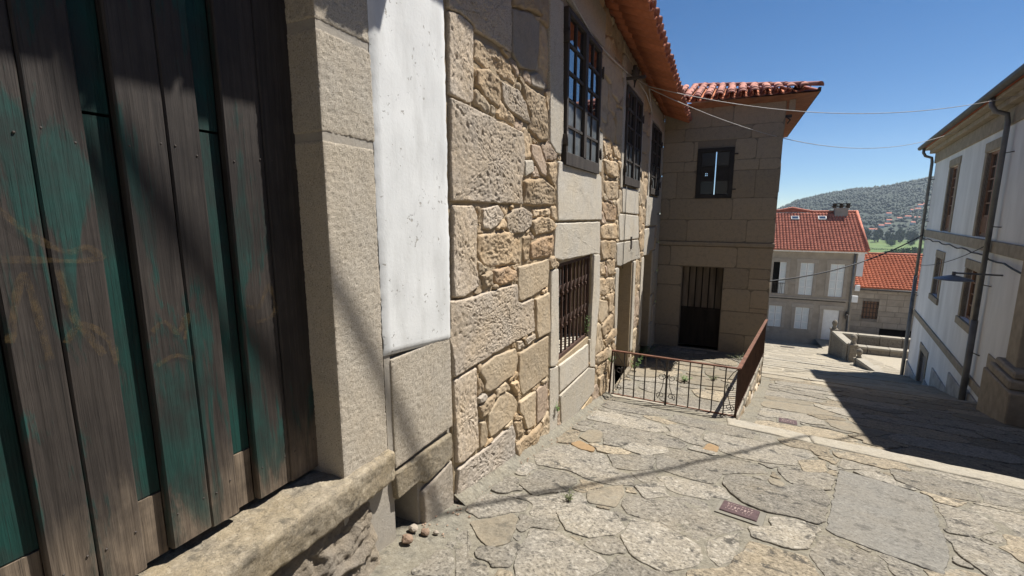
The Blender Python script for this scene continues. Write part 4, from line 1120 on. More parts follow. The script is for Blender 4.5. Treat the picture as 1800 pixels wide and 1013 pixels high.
# threshold: one long worn slab
def lump(name, fr, u0, u1, v0, v1, n0, n1, mat, parent, amp, fq, c=.05, cuts=10, seed=0):
    bm = bmesh.new()
    bmesh.ops.create_cube(bm, size=1.0)
    for vtx in bm.verts:
        vtx.co = Vector(((vtx.co.x + .5) * (u1 - u0) + u0, (vtx.co.y + .5) * (v1 - v0) + v0, (vtx.co.z + .5) * (n1 - n0) + n0))
    bmesh.ops.bevel(bm, geom=list(bm.edges), offset=c, segments=2, affect='EDGES')
    for _ in range(3):
        lg = [e for e in bm.edges if e.calc_length() > .07]
        if lg: bmesh.ops.subdivide_edges(bm, edges=lg, cuts=2, use_grid_fill=True)
    s = Vector((seed, seed * 2, 0))
    for vtx in bm.verts:
        q = vtx.co
        d = Vector((0, 0, 0))
        for o_, a_ in ((fq, amp), (fq * 2.3, amp * .5), (fq * 5, amp * .22)):
            d += Vector((noise.noise(q * o_ + s), noise.noise(q * o_ + s + Vector((7, 0, 0))), noise.noise(q * o_ + s + Vector((0, 7, 0))))) * a_
        vtx.co = fr(*(q + d))
    me = bpy.data.meshes.new(name); bm.to_mesh(me); bm.free()
    for p in me.polygons: p.use_smooth = True
    me.materials.append(mat)
    return link(name, me, parent)
gridbox("threshold", GF, (-1.2, -1.44, -.42), (1.81, -1.268, .045), .022, .011, 'worn', M['thresh'], gb, seed=1.7, faces=(0, 1, 2, 3, 5))
# craggy bedrock the threshold sits on
def crag(name, u0, u1, v0, v1, n_top, n_bot, res, mat, parent, seed):
    nu, nv = int((u1 - u0) / res), int((v1 - v0) / res)
    U, V = np.meshgrid(np.linspace(u0, u1, nu + 1), np.linspace(v0, v1, nv + 1), indexing='ij')
    U, V = U.ravel(), V.ravel()
    P = np.stack([U, V * 1.7, np.full(len(U), seed)], 1)
    t = (v1 - V) / (v1 - v0)
    W = P + .04 * np.stack([pn(P * 6), pn(P * 6 + 9), 0 * U], 1)
    n = n_top + (n_bot - n_top) * t + .055 * (.5 - np.abs(pn(W * 4.5))) + .045 * (.45 - np.abs(pn(W * 9 + 4))) + .02 * (.4 - np.abs(pn(W * 21 + 2))) + .007 * pn(W * 45)
    n -= .10 * np.maximum(0, .12 - t) / .12 + .35 * np.maximum(0, (U - u1 + .14) / .14) ** 2
    I = np.arange(len(U)).reshape(nu + 1, nv + 1)
    q = np.stack([I[:-1, :-1], I[1:, :-1], I[1:, 1:], I[:-1, 1:]], -1).reshape(-1, 4)
    return mesh_np(name, frame_np(GF, U, V, n), q, mat, parent)
crag("bedrock_footing", -1.2, 1.76, -2.1, -1.40, -.06, .10, .011, M['rock'], gb, 2.0)

# the gate: board pairs standing proud of recessed green panels
gate = empty("timber_gate", (-1.77, .5, -1.25), "weathered green timber gate of wide boards beside the granite pier", "gate")
NF = -.17
def plank(u0, u1, v0, v1, n, mat, name="board", c=.006, th=.035):
    m = MB(GF)
    # subdivided along its height so that the board can bow a little
    k = 10
    rows = []
    for j in range(k + 1):
        v = v0 + (v1 - v0) * j / k
        bow = .0025 * noise.noise(Vector((u0 * 9, v * 1.7, 1)))
        e = .0018 * noise.noise(Vector((u0 * 31, v * 6, 7))); e2 = .0018 * noise.noise(Vector((u1 * 31, v * 6, 17)))
        rows.append([m.p(u0 + e, v, n - th), m.p(u0 + e, v, n - c + bow), m.p(u0 + c + e, v, n + bow), m.p(u1 - c + e2, v, n + bow), m.p(u1 + e2, v, n - c + bow), m.p(u1 + e2, v, n - th)])
    for a, b in zip(rows, rows[1:]):
        for q in range(5): m.face((a[q], a[q + 1], b[q + 1], b[q]))
    m.face(rows[0][::-1]); m.face(rows[-1])
    return m.build(name, mat, gate)
pairs = [(-1.10, -.98), (-.98, -.85), (-.77, -.64), (-.64, -.51), (-.44, -.31), (-.31, -.19), (-.10, .02), (.02, .155), (.235, .30), (.30, .405), (.497, .609), (.6115, .738), (.822, .9605), (.963, 1.075), (1.165, 1.325), (1.328, 1.492)]
for i, (a, b) in enumerate(pairs):
    plank(a, b, -1.225 + rng.uniform(-.012, .012), 2.0, NF + rng.uniform(-.002, .002), M['gate_board'])
pan = [(-.85, -.77), (-.51, -.44), (-.19, -.10), (.155, .235), (.405, .497), (.738, .822), (1.075, 1.165)]
for (a, b) in pan:
    plank(a + .001, b - .001, -.99, .302, NF - .038, M['gate_panel'], "panel", .002, .03)
    plank(a + .001, b - .001, .312, 2.0, NF - .036, M['gate_panel'], "panel", .002, .03)
    plank(a + .001, b - .001, -1.235, -.995, NF - .034, M['gate_raw'], "bottom_rail", .004, .03)
m = MB(GF); m.box(-2.2, 1.47, -1.26, 2.04, NF - .12, NF - .072); m.build("backing", M['timberdk'], gate)
for (a, b) in pairs[8:]:
    for z in (-1.08, .22):
        for u in (a + .025, b - .025):
            m = MB(GF); c_ = (u + rng.uniform(-.006, .006), z + rng.uniform(-.02, .02))
            m.box(c_[0] - .0032, c_[0] + .0032, c_[1] - .0032, c_[1] + .0032, NF - .004, NF + .0028, .0015); m.build("nail", M['iron'], gate)
# faded spray strokes on the boards
def stroke(pts, w):
    m = MB(GF)
    P = [Vector(p) for p in pts]
    Q = []
    for i in range(len(P) - 1):
        for t in range(6):
            p0, p1, p2, p3 = P[max(i - 1, 0)], P[i], P[i + 1], P[min(i + 2, len(P) - 1)]
            s = t / 6
            Q.append(.5 * ((2 * p1) + (p2 - p0) * s + (2 * p0 - 5 * p1 + 4 * p2 - p3) * s * s + (3 * p1 - p0 - 3 * p2 + p3) * s ** 3))
    Q.append(P[-1])
    L = []
    for i, q in enumerate(Q):
        d = (Q[min(i + 1, len(Q) - 1)] - Q[max(i - 1, 0)]).normalized(); n = Vector((-d.y, d.x))
        ww = w * (.7 + .5 * noise.noise(Vector((q.x * 20, q.y * 20, 1))))
        L.append((m.p(q.x + n.x * ww, q.y + n.y * ww, NF + .0065), m.p(q.x - n.x * ww, q.y - n.y * ww, NF + .0065)))
    for a, b in zip(L, L[1:]): m.face((a[0], a[1], b[1], b[0]))
    m.build("spray_stroke", M['spray'], gate, fix=False)
stroke([(.50, -.35), (.545, -.17), (.56, -.22), (.575, -.42)], .013)
stroke([(.625, -.16), (.64, -.30), (.665, -.36), (.70, -.44)], .014)
stroke([(.615, -.38), (.66, -.33), (.72, -.40), (.73, -.48)], .012)
stroke([(.52, .02), (.58, -.06), (.65, -.11), (.70, -.10), (.735, -.14)], .012)
stroke([(.51, -.12), (.60, -.13), (.68, -.14), (.735, -.13)], .011)
stroke([(.84, -.40), (.88, -.37), (.92, -.42), (.955, -.36), (.94, -.45)], .012)
stroke([(1.18, -.37), (1.24, -.38), (1.29, -.30), (1.31, -.42), (1.22, -.45)], .011)
stroke([(.84, -.52), (.90, -.50), (.96, -.53)], .011)
# eave of the gate building, out of view above, shading its front
ge = empty("tiled_eave"); ge.parent = gb
tile_roof(ge, Vector((-1.02, -2.4, 2.22)), Vector((0, 1, 0)), slope_dir, 22, .222, lambda i: 2, over=.22)
m = MB(); q = Vector((-1.02, -4.0, 2.22)) - slope_dir * .5 + Vector((0, 0, .09)); m.quad(q, q + Vector((0, 6.44, 0)), q + Vector((0, 6.44, 0)) - slope_dir * 4, q - slope_dir * 4); m.build("roof_slope", M['tile'], ge)
# ---------------------------------------------------------------- corner tower
tower = empty("corner_tower", (-.3, 12, -3.4), "ashlar granite corner wing with small barred window and hipped tile roof", "building")
TF = F((0, 12.0, 0), (1, 0, 0), (0, 0, 1))
TW = (-.81, -.02, .37, 1.52); TD = (-1.0, -.07, -3.33, -1.28)
wall_sheet("wall", TF, -1.6, .925, -4.6, 2.5, [TW, TD], .5, M['ashjoint'], tower, front=-.008)
SF = F((.93, 12.0, 0), (0, 1, 0), (0, 0, 1))
sidew = wall_sheet("side_wall", SF, 0, 6.0, -6.5, 2.5, [], .4, M['ashjoint'], tower, front=-.008)
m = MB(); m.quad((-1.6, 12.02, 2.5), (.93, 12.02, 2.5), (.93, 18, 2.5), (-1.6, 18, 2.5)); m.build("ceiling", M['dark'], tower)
CR = [2.46, 2.0, 1.70, 1.24, 1.0, .37, -.13, -.66]
joints = [[-.75, .1], [-1.15, .35], [-.81 - .35, .55], [-.02 + .3], [-.02 + .4, -1.2], [-1.35, .05], [-.95]]
joints = [[-.55, -.1], [-1.12, .30], [-.9, .42], [-1.1, .5], [-1.25, .45], [-1.38, .02], [-.95, .35]]
front = tower
for i in range(len(CR) - 1):
    z1, z0 = CR[i], CR[i + 1]
    xs_ = [-1.595] + joints[i] + [.925]
    for a, b in zip(xs_, xs_[1:]):
        parts = [(a, b)]
        if z0 < TW[3] - .01 and z1 > TW[2] + .01:      # courses beside the window
            parts = []
            if a < TW[0]: parts.append((a, min(b, TW[0])))
            if b > TW[1]: parts.append((max(a, TW[1]), b))
        for (c, d) in parts:
            if d - c < .06: continue
            zz0 = max(z0, z0); 
            stone("ashlar_block", TF, rect(c, d, z0, z1), M['ash'], tower, proud=.004, depth=.04, bevel=.006, rough=.002, gap=.004, wob=.002, step=.12, nmax=40, round_=0, seed=i * 5 + c)
# string ledge above the ground floor
m = MB(TF); m.box(-1.6, .95, -.76, -.668, -.05, .045, .008); m.build("ledge", M['ash'], tower)
low = [(-1.595, -1.3, -1.26, -.775), (-1.3, .2, -1.26, -.775), (.2, .925, -1.26, -.775),
       (-1.595, -1.01, -1.75, -1.27), (-1.595, -1.01, -2.8, -1.76), (-1.595, -1.01, -3.5, -2.81),
       (-.06, .48, -1.76, -1.27), (.48, .925, -1.50, -1.27), (.48, .925, -1.76, -1.51), (-.06, .55, -2.31, -1.77), (.55, .925, -2.2, -1.77), (.55, .925, -2.31, -2.21),
       (-.06, .925, -2.87, -2.32), (-.06, .5, -3.5, -2.88), (.5, .925, -3.5, -2.88)]
for i, (a, b, c, d) in enumerate(low):
    stone("ashlar_block", TF, rect(a, b, c, d), M['ash'], tower, proud=.008, depth=.04, bevel=.006, rough=.002, gap=.0035, wob=.002, step=.12, nmax=40, round_=0, seed=i * 3.3)
for i in range(9):
    z0 = -3.6 + i * .68
    for j in range(4):
        a = j * 1.5 + (.7 if i % 2 else 0); b = a + 1.5
        stone("ashlar_block", SF, rect(max(a, .0), min(b, 6), z0, z0 + .68), M['ash'], sidew, proud=.006, depth=.04, bevel=.008, rough=.003, gap=.004, wob=.003, step=.2, nmax=24, round_=0, seed=i + j)
# tower window: iron-dark leaves with a slit of sky between them and pierced ventilators
w = empty("tower_window"); w.parent = tower
u0, u1, v0, v1 = TW
m = MB(TF); t = .085
m.box(u0, u1, v1 - t, v1, -.03, .03, .004); m.box(u0, u1, v0, v0 + t, -.03, .03, .004); m.box(u0, u0 + t, v0 + t, v1 - t, -.03, .028, .004); m.box(u1 - t, u1, v0 + t, v1 - t, -.03, .028, .004)
m.build("frame", M['frame2'], w)
um = (u0 + u1) / 2
for (a, b) in ((u0 + t, um + .004), (um + .026, u1 - t)):
    H = (v1 - v0 - 2 * t) / 3
    m = MB(TF)
    for q in range(4): m.box(a, b, v0 + t + q * H - .014, v0 + t + q * H + .014, -.012, .012)
    m.box(a, a + .022, v0 + t, v1 - t, -.011, .013); m.box(b - .022, b, v0 + t, v1 - t, -.011, .013)
    m.build("leaf_frame", M['frame2'], w)
    for q in range(3):
        m = MB(TF)
        z0 = v0 + t + q * H
        if q == 1:
            # pierced ventilator: solid field around a grid of small holes
            ca, cb = a + .09, a + .19; n = 6
            m.quad((a, z0, 0), (ca, z0, 0), (ca, z0 + H, 0), (a, z0 + H, 0)); m.quad((cb, z0, 0), (b, z0, 0), (b, z0 + H, 0), (cb, z0 + H, 0))
            ya, yb = z0 + .09, z0 + .21
            m.quad((ca, z0, 0), (cb, z0, 0), (cb, ya, 0), (ca, ya, 0)); m.quad((ca, yb, 0), (cb, yb, 0), (cb, z0 + H, 0), (ca, z0 + H, 0))
            for i in range(n):
                for j in range(n):
                    if not (i in (1, 3) and j in (1, 3)) or a > um:
                        xa = ca + (cb - ca) * i / n; xb = ca + (cb - ca) * (i + 1) / n; za = ya + (yb - ya) * j / n; zb = ya + (yb - ya) * (j + 1) / n
                        m.quad((xa, za, 0), (xb, za, 0), (xb, zb, 0), (xa, zb, 0))
        else:
            m.quad((a, z0, 0), (b, z0, 0), (b, z0 + H, 0), (a, z0 + H, 0))
        m.build("pane", M['frame2'] if q == 1 else M['glass_tower'], w, fix=False)
for (u, z) in ((u1, v0 + .2), (u1, v1 - .15)):
    m = MB(TF); m.box(u, u + .08, z - .015, z + .015, .0, .03); m.build("hinge", M['iron'], w)
# no back wall is built, so the sky shows through slit and holes
m = MB(TF)
# tower door: lower wooden leaves, upper faded tan boards over a dark backing
d = empty("tower_door"); d.parent = tower
u0, u1, v0, v1 = TD
m = MB(TF); m.box(u0, u1, v0, v0 + .95, -.30, -.26, .004); m.build("lower_panel", M['timberdk'], d)
m = MB(TF); m.box((u0 + u1) / 2 - .03, (u0 + u1) / 2 + .03, v0, v0 + .95, -.259, -.245); m.box(u0, u1, v0 + .93, v0 + .99, -.29, -.245); m.build("meeting_stile", M['timberdk'], d)
nbar = 6
for i in range(nbar):
    a = u0 + i * (u1 - u0) / nbar
    m = MB(TF); m.box(a + .014, a + (u1 - u0) / nbar - .014, v0 + .95, v1, -.32, -.30, .004); m.build("upper_board", M['timber2'], d)
m = MB(TF); m.box(u0 - .05, u1 + .05, v0 - .05, v1 + .05, -.42, -.37); m.build("backing", M['dark'], d)
m = MB(TF); m.box(u0 - .04, u1 + .04, v0 - .12, v0, -.3, .10, .01); m.build("door_sill", M['ash'], d)
# hipped roof
rf = empty("tile_roof"); rf.parent = tower
XC, YE, ZE, TP = 1.50, 11.66, 2.53, .345
sd = Vector((0, -1, -TP)).normalized()
PW = .235
ncol = 12
tile_roof(rf, Vector((XC - .16 - ncol * PW, YE, ZE + .07)), Vector((1, 0, 0)), sd, ncol, PW, lambda i: max(1, min(9, int(((ncol - i) * PW * math.sqrt(1 + TP * TP)) / .27))), over=.27)
sd2 = Vector((1, 0, -TP)).normalized()
tile_roof(rf, Vector((XC, YE + .45, ZE + .07)), Vector((0, 1, 0)), sd2, 23, PW, lambda i: max(1, min(9, int((i * PW + .2) / .27))), over=.27)
# under-roof sheets and soffit boards
m = MB()
zr = lambda d_: ZE + TP * d_ - .004
hipn = 2.9
m.quad((XC, YE, zr(0)), (XC - hipn, YE + hipn, zr(hipn)), (-1.4, YE + hipn, zr(hipn)), (-1.4, YE, zr(0)))
m.quad((XC, YE, zr(0)), (XC, 18, zr(0)), (XC - hipn, 18, zr(hipn)), (XC - hipn, YE + hipn, zr(hipn)))
m.build("roof_deck", M['tile'], rf, fix=False)
m = MB(); m.quad((-1.55, YE + .02, ZE - .03), (XC - .02, YE + .02, ZE - .03), (.9, 12.02, ZE - .10), (-1.55, 12.02, ZE - .10)); m.quad((XC - .02, YE + .02, ZE - .03), (XC - .02, 18, ZE - .03), (.9, 18, ZE - .10), (.9, 12.02, ZE - .10))
m.build("soffit", M['soffit'], rf, fix=False)
m = MB(); m.box(XC - .05, XC - .0, YE - .0, 18, ZE - .03, ZE + .05); m.build("fascia", M['timber'], rf)
hipd = Vector((-1, 1, TP)).normalized()
ME_RIDGE = half_tile(.50, .21, .085); ME_RIDGE.materials.append(M['tile'])
for i in range(9):
    p = Vector((XC - .02, YE + .02, ZE + .085)) + hipd * (.5 + i * .42)
    x = -hipd; y = Vector((0, 0, 1)).cross(x).normalized(); z = x.cross(y)
    m4 = Matrix((x, y, z)).transposed().to_4x4(); m4.translation = p
    place("ridge_tile", ME_RIDGE, m4, rf)
m = MB(); m.box(.98, 1.10, 11.95, 12.03, 2.22, 2.46, .01); m.build("corbel", M['ash'], tower)
br = MB(); br.box(.93, 1.05, 11.98, 12.04, 2.08, 2.14); br.tube([(.95, 11.98, 2.1), (1.02, 11.93, 2.02), (.97, 11.96, 1.95)], .015); br.build("insulator_bracket", M['iron'], tower)

# ---------------------------------------------------------------- wrought iron railing
rail = empty("iron_railing", (.24, 6.85, -2.9), "rusty wrought iron railing with scrolls round the terrace", "railing")
YR = 6.86
zt = lambda x: -2.10 - .018 * (x + 1.53)
zb = lambda x: -2.80 - .02 * (x + 1.53)
def barr(p, q, w, name, mat, n=None):
    p, q = Vector(p), Vector(q); d = (q - p).normalized()
    up = Vector((0, 0, 1)) if abs(d.z) < .9 else Vector((0, 1, 0))
    a = d.cross(up).normalized(); b = a.cross(d)
    m = MB()
    wa, wb = (w, w) if not hasattr(w, '__len__') else w
    r = [[m.p(*(e + a * s * wa + b * t * wb)) for s, t in ((-1, -1), (1, -1), (1, 1), (-1, 1))] for e in (p, q)]
    for k in range(4): m.face((r[0][k], r[0][(k + 1) % 4], r[1][(k + 1) % 4], r[1][k]))
    m.face(r[0]); m.face(r[1][::-1])
    return m.build(name, mat, rail)
barr((-1.53, YR, zt(-1.53)), (.25, YR, zt(.25)), (.022, .009), "top_rail", M['rust'])
barr((-1.53, YR, zb(-1.53)), (.25, YR, zb(.25)), (.012, .006), "bottom_rail", M['rust'])
px = [-1.49 + i * .158 for i in range(12)]
for i, x in enumerate(px):
    post = i in (5,)
    s = .014 if post else .0085
    barr((x, YR, zb(x) - (.10 if post else 0)), (x, YR, zt(x)), s, "post" if post else "baluster", M['iron'])
barr((-1.56, YR + .0, -2.93), (-1.52, YR, zt(-1.53)), .012, "post", M['rustdark'])
barr((.25, YR, -2.93), (.25, YR, zt(.25)), .016, "post", M['rustdark'])
def scroll(x0, x1, z0, z1, flip):
    """An S of flat iron between two balusters."""
    m = MB(); s = 1 if not flip else -1
    xm = (x0 + x1) / 2; w = (x1 - x0) / 2
    pts = []
    H = z1 - z0
    for t in np.linspace(0, 1, 15):                     # lower curl
        a = t * 2.6 * math.pi; r = .15 * w + t * .75 * w
        pts.append((xm + s * (.05 * w + r * .9 * math.cos(a + 2.2)), YR, z0 + .16 * H + r * .85 * math.sin(a + 2.2)))
    m.tube(pts, .0055, 5)
    pts2 = []
    for t in np.linspace(0, 1, 15):
        a = t * 2.6 * math.pi; r = .15 * w + t * .75 * w
        pts2.append((xm + s * (.05 * w - r * .9 * math.cos(a + 2.2)) * 1, YR, z0 + .58 * H - r * .85 * math.sin(a + 2.2)))
    m.tube(pts2, .0055, 5)
    e1, e2 = pts[-1], pts2[-1]
    m.tube([e1, ((e1[0] + e2[0]) / 2 + s * .3 * w, YR, (e1[2] + e2[2]) / 2), e2], .0055, 5)
    m.tube([(xm - s * w, YR, z1 - .01), (xm - s * .2 * w, YR, z1 - .10 * H), (xm + s * .7 * w, YR, z0 + .72 * H)], .0055, 5)
    m.build("scroll", M['iron'], rail)
for (i, f) in ((0, False), (4, False), (5, True), (10, True)):
    scroll(px[i], px[i + 1], zb(px[i]), zt(px[i]), f)
A0 = Vector((.25, YR, zt(.25))); A1 = Vector((.93, 12.0, -2.45))
B0 = Vector((.25, YR, -2.80)); B1 = Vector((.93, 12.0, -3.24))
barr(A0, A1, (.026, .010), "top_rail", M['rust'])
barr(B0, B1, (.012, .006), "bottom_rail", M['rustdark'])
NBS = 36
for i in range(1, NBS):
    t = i / NBS
    barr(B0.lerp(B1, t), A0.lerp(A1, t), .0085 if i % 9 else .013, "baluster" if i % 9 else "post", M['rustdark'])

# ---------------------------------------------------------------- white house on the right
RD = Vector((.16648, .98604, 0)); RN = Vector((.98604, -.16648, 0))
RP = Vector((5.764, 14.839, 0))
RF = F(RP, -RD, (0, 0, 1))                    # u = -t (t runs away down the street), n = towards the street
wh = empty("white_house", tuple(RP), "white rendered two storey house with stone trim and grey downpipes", "building")
ops = [(-6.8, -5.5, -.60, 1.62), (-2.0, -.7, -.60, 1.62), (-6.85, -5.75, -2.9, -1.55), (-2.2, -1.02, -2.9, -1.5), (-7.3, -6.05, -7.4, -5.15)]
wall_sheet("wall", RF, -10.2, 5.3, -8.6, 2.75, ops, .45, M['white_render'], wh)
EF = F(RP + RD * 10.2, RN, (0, 0, 1))
m = MB(F(RP + RD * 10.2, -RN, (0, 0, 1))); m.quad((0, -9, 0), (-9, -9, 0), (-9, 2.75, 0), (0, 2.75, 0)); m.build("end_wall", M['white_render'], wh, fix=False)
m = MB(F(RP - RD * 5.3, RN, (0, 0, 1))); m.quad((0, -6, 0), (9, -6, 0), (9, 2.75, 0), (0, 2.75, 0)); m.build("end_wall", M['white_render'], wh, fix=False)
def rbox(name, mat, u0, u1, v0, v1, n0, n1, c=.012, parent=wh):
    m = MB(RF); m.box(u0, u1, v0, v1, n0, n1, c); return m.build(name, mat, parent)
rbox("frieze", M['trim'], -10.25, 5.3, 2.06, 2.46, -.02, .05)
rbox("cornice", M['trim'], -10.35, 5.3, 2.462, 2.60, -.02, .22)
rbox("cornice", M['trim'], -10.42, 5.3, 2.602, 2.68, -.02, .40)
rbox("string_course", M['trim'], -10.23, 5.3, -.92, -.64, -.02, .06)
rbox("string_course", M['trim'], -10.23, 5.3, -4.28, -4.06, -.02, .05)
def surround(o, w=.2, sill=True, parent=wh, head=.26):
    u0, u1, v0, v1 = o
    rbox("window_surround", M['trim'], u0 - w, u0, v0 - .002, v1, -.1, .03)
    rbox("window_surround", M['trim'], u1, u1 + w, v0 - .002, v1, -.1, .03)
    rbox("window_surround", M['trim'], u0 - w - .04, u1 + w + .04, v1 + .002, v1 + head, -.1, .035)
    if sill: rbox("window_sill", M['trim'], u0 - w - .06, u1 + w + .06, v0 - .22, v0 - .004, -.1, .06)
for o in ops[:4]: surround(o, sill=o[2] < -1)
surround(ops[4], .2, False)
def glazed(o, rows, cols, mat, depth, panel, name, dark=False):
    u0, u1, v0, v1 = o
    w = empty(name); w.parent = wh
    m = MB(RF); t = .07; n0 = -depth
    m.box(u0, u0 + t, v0, v1, n0, n0 + .05); m.box(u1 - t, u1, v0, v1, n0, n0 + .05); m.box(u0 + t, u1 - t, v1 - t, v1, n0, n0 + .048); m.box(u0 + t, u1 - t, v0, v0 + t, n0, n0 + .048)
    um = (u0 + u1) / 2; m.box(um - .045, um + .045, v0 + t, v1 - t, n0, n0 + .055)
    m.build("frame", mat, w)
    zb_ = v0 + t + panel
    if panel:
        m = MB(RF); m.box(u0 + t, um - .045, v0 + t, zb_, n0, n0 + .03); m.box(um + .045, u1 - t, v0 + t, zb_, n0, n0 + .03)
        for k in range(5):
            for (a, b) in ((u0 + t, um - .045), (um + .045, u1 - t)):
                x = a + (b - a) * (k + .5) / 5; m.box(x - .03, x + .03, v0 + t + .05, zb_ - .05, n0 + .03, n0 + .05)
        m.build("lower_panel", mat, w)
    bars = MB(RF); H = (v1 - t - zb_) / rows
    for (a, b) in ((u0 + t, um - .045), (um + .045, u1 - t)):
        for r in range(rows):
            for q in range(cols):
                pa = a + (b - a) * q / cols; pb = a + (b - a) * (q + 1) / cols
                m = MB(RF); m.quad((pa, zb_ + r * H, n0 + .015), (pb, zb_ + r * H, n0 + .015), (pb, zb_ + (r + 1) * H, n0 + .015), (pa, zb_ + (r + 1) * H, n0 + .015)); m.build("pane", M['glass_far'], w, fix=False)
                if q: bars.box(pa - .014, pa + .014, zb_, v1 - t, n0 + .005, n0 + .032)
            if r: bars.box(a, b, zb_ + r * H - .016, zb_ + r * H + .016, n0 + .006, n0 + .034)
    if bars.f: bars.build("glazing_bars", mat, w)
    return w
glazed(ops[0], 5, 1, M['brown_wood'], .12, .5, "french_window"); glazed(ops[1], 5, 1, M['brown_wood'], .12, .5, "french_window")
glazed(ops[2], 4, 1, M['brown_wood'], .16, 0, "sash_window"); glazed(ops[3], 4, 1, M['brown_wood'], .16, 0, "sash_window")
m = MB(RF); m.box(ops[4][0], ops[4][1], ops[4][2], ops[4][3], -.32, -.26); m.build("door", M['timberdk'], wh)
# stepped cement plinth
for (t0, t1, z) in ((10.2, 7.55, -6.35), (5.85, 4.75, -5.9), (4.75, 2.38, -5.14), (2.36, .44, -4.6), (.42, -1.0, -4.45), (-1.0, -5.3, -4.0)):
    rbox("plinth_panel", M['plinth'], -t0 + .003, -t1 - .003, -8.6, z, -.02, .045)
# pilaster and pedestal at the near end
rbox("pilaster", M['trim'], 2.67, 3.3, -2.9, 2.06, -.02, .13)
rbox("pilaster_base", M['trim'], 2.52, 3.7, -3.02, -2.88, -.02, .24, .03); rbox("pilaster_base", M['trim'], 2.42, 3.8, -3.2, -3.022, -.02, .30, .03)
rbox("pedestal", M['trim'], 2.2, 4.0, -4.9, -3.202, -.02, .32, .02)
rbox("wall_plaque", M['trim'], 1.03, 1.72, -3.70, -3.16, .0, .03)
# downpipes and gutter
def rtube(name, mat, pts, r, n=10, parent=wh):
    m = MB(); m.tube([RF(*p) for p in pts], r, n); return m.build(name, mat, parent)
for u, zb_ in ((-10.12, -8.3), (.0, -5.4)):
    rtube("downpipe", M['zinc'], [(u, 2.68, .44), (u, 2.50, .44), (u, 2.36, .36), (u, 2.28, .16), (u, 2.1, .13), (u, -2.6, .13)], .053)
    rtube("downpipe", M['zinc'], [(u, -2.6, .13), (u, zb_, .13)], .068)
    for z in (1.4, -.3, -1.7, -3.4):
        rtube("pipe_bracket", M['iron'], [(u - .02, z, .13), (u + .35, z, .02)], .012, 5)
m = MB(); pts = [RF(-10.75 + i * .8, 2.74, .50) for i in range(21)]; m.tube(pts, .085, 10); m.build("gutter", M['gutter'], wh)
m = MB(RF); m.quad((-10.75, 2.74, .48), (5.5, 2.74, .48), (5.5, 4.4, -4), (-10.75, 4.4, -4)); m.quad((-10.75, 2.7, .48), (-10.75, 2.7, -.4), (5.5, 2.7, -.4), (5.5, 2.7, .48))
m.quad((-10.75, 2.74, .48), (-10.75, 4.4, -4), (-10.75, 2.74, -8.5)); m.quad((5.5, 2.74, .48), (5.5, 2.74, -8.5), (5.5, 4.4, -4)); m.quad((-10.75, 4.4, -4), (5.5, 4.4, -4), (5.5, 2.74, -8.5), (-10.75, 2.74, -8.5)); m.build("roof", M['tile_far2'], wh, fix=False)
# cable bundle clipped along the string course
rtube("cable_bundle", M['cable'], [(-10.1 + i * .6, -1.0 - .03 * math.sin(i * 1.9) - (.12 if i > 14 else 0) * (i - 14) / 6, .075) for i in range(24)], .020, 6)
# street lamp on its arm
lamp = empty("street_lamp", (4.8, 14, -1.5), "grey disc street lamp on an arm from the white house wall", "lamp")
lp = RF(1.0, -1.36, .80)
m = MB(); m.tube([RF(1.0, -1.36, .0), RF(1.0, -1.36, .80), RF(1.0, -1.42, .80)], .02, 8); m.build("arm", M['zinc'], lamp)
m = MB()
prof = [(.03, 0), (.10, -.015), (.22, -.05), (.33, -.085), (.36, -.10), (.35, -.112), (.10, -.13), (.0, -.14)]
rings = []
for r, z in prof:
    rings.append([m.p(lp.x + max(r, .002) * math.cos(2 * math.pi * k / 24), lp.y + max(r, .002) * math.sin(2 * math.pi * k / 24), lp.z - .05 + z) for k in range(24)])
for a, b in zip(rings, rings[1:]):
    for k in range(24): m.face((a[k], a[(k + 1) % 24], b[(k + 1) % 24], b[k]), True)
m.build("lamp_shade", M['lampmetal'], lamp)
m = MB(); m.tube([lp + Vector((0, 0, .03)), lp + Vector((0, 0, -.06))], .035, 10); m.build("lamp_neck", M['zinc'], lamp)

# ---------------------------------------------------------------- granite house at the foot of the street
S = 38 / 34.0
fh = empty("granite_townhouse", (5, 38, -9.2), "granite town house with red tile roof, white shutters and two skylights", "building")
FF = F((0, 38.0, 0), (1, 0, 0), (0, 0, 1))
fw = [(2.74, 3.47, -5.12, -3.07), (4.24, 4.98, -5.12, -3.07), (5.84, 6.58, -5.12, -3.07), (1.2, 1.95, -5.12, -3.07)]
lw = [(2.70, 3.45, -7.36, -5.95), (4.20, 4.96, -7.36, -5.95), (1.2, 1.95, -7.36, -5.95)]
fd = [(5.72, 6.56, -7.98, -5.97)]
fw, lw, fd = ([tuple(q * S for q in o) for o in L_] for L_ in (fw, lw, fd))
wall_sheet("wall", FF, -2, 8.0, -10.5, -2.45, fw + lw + fd, .5, M['farstone'], fh)
m = MB(); m.quad((8.0, 38, -10.5), (8.0, 46, -10.5), (8.0, 46, -2.45), (8.0, 42, .0), (8.0, 38, -2.45)); m.quad((-2, 38, -10.5), (-2, 38, -2.45), (-2, 42, 0), (-2, 46, -2.45), (-2, 46, -10.5)); m.build("gable_wall", M['white_render'], fh, fix=False)
def fbox(name, mat, u0, u1, v0, v1, n0, n1, c=.01, parent=fh, fr=FF):
    m = MB(fr); m.box(u0, u1, v0, v1, n0, n1, c); return m.build(name, mat, parent)
for o in fw + lw + fd:
    for (a, b, c, d) in ((o[0] - .22, o[0], o[2], o[3]), (o[1], o[1] + .22, o[2], o[3]), (o[0] - .26, o[1] + .26, o[3] + .003, o[3] + .30)):
        fbox("stone_surround", M['farstone2'], a, b, c, d, -.05, .03)
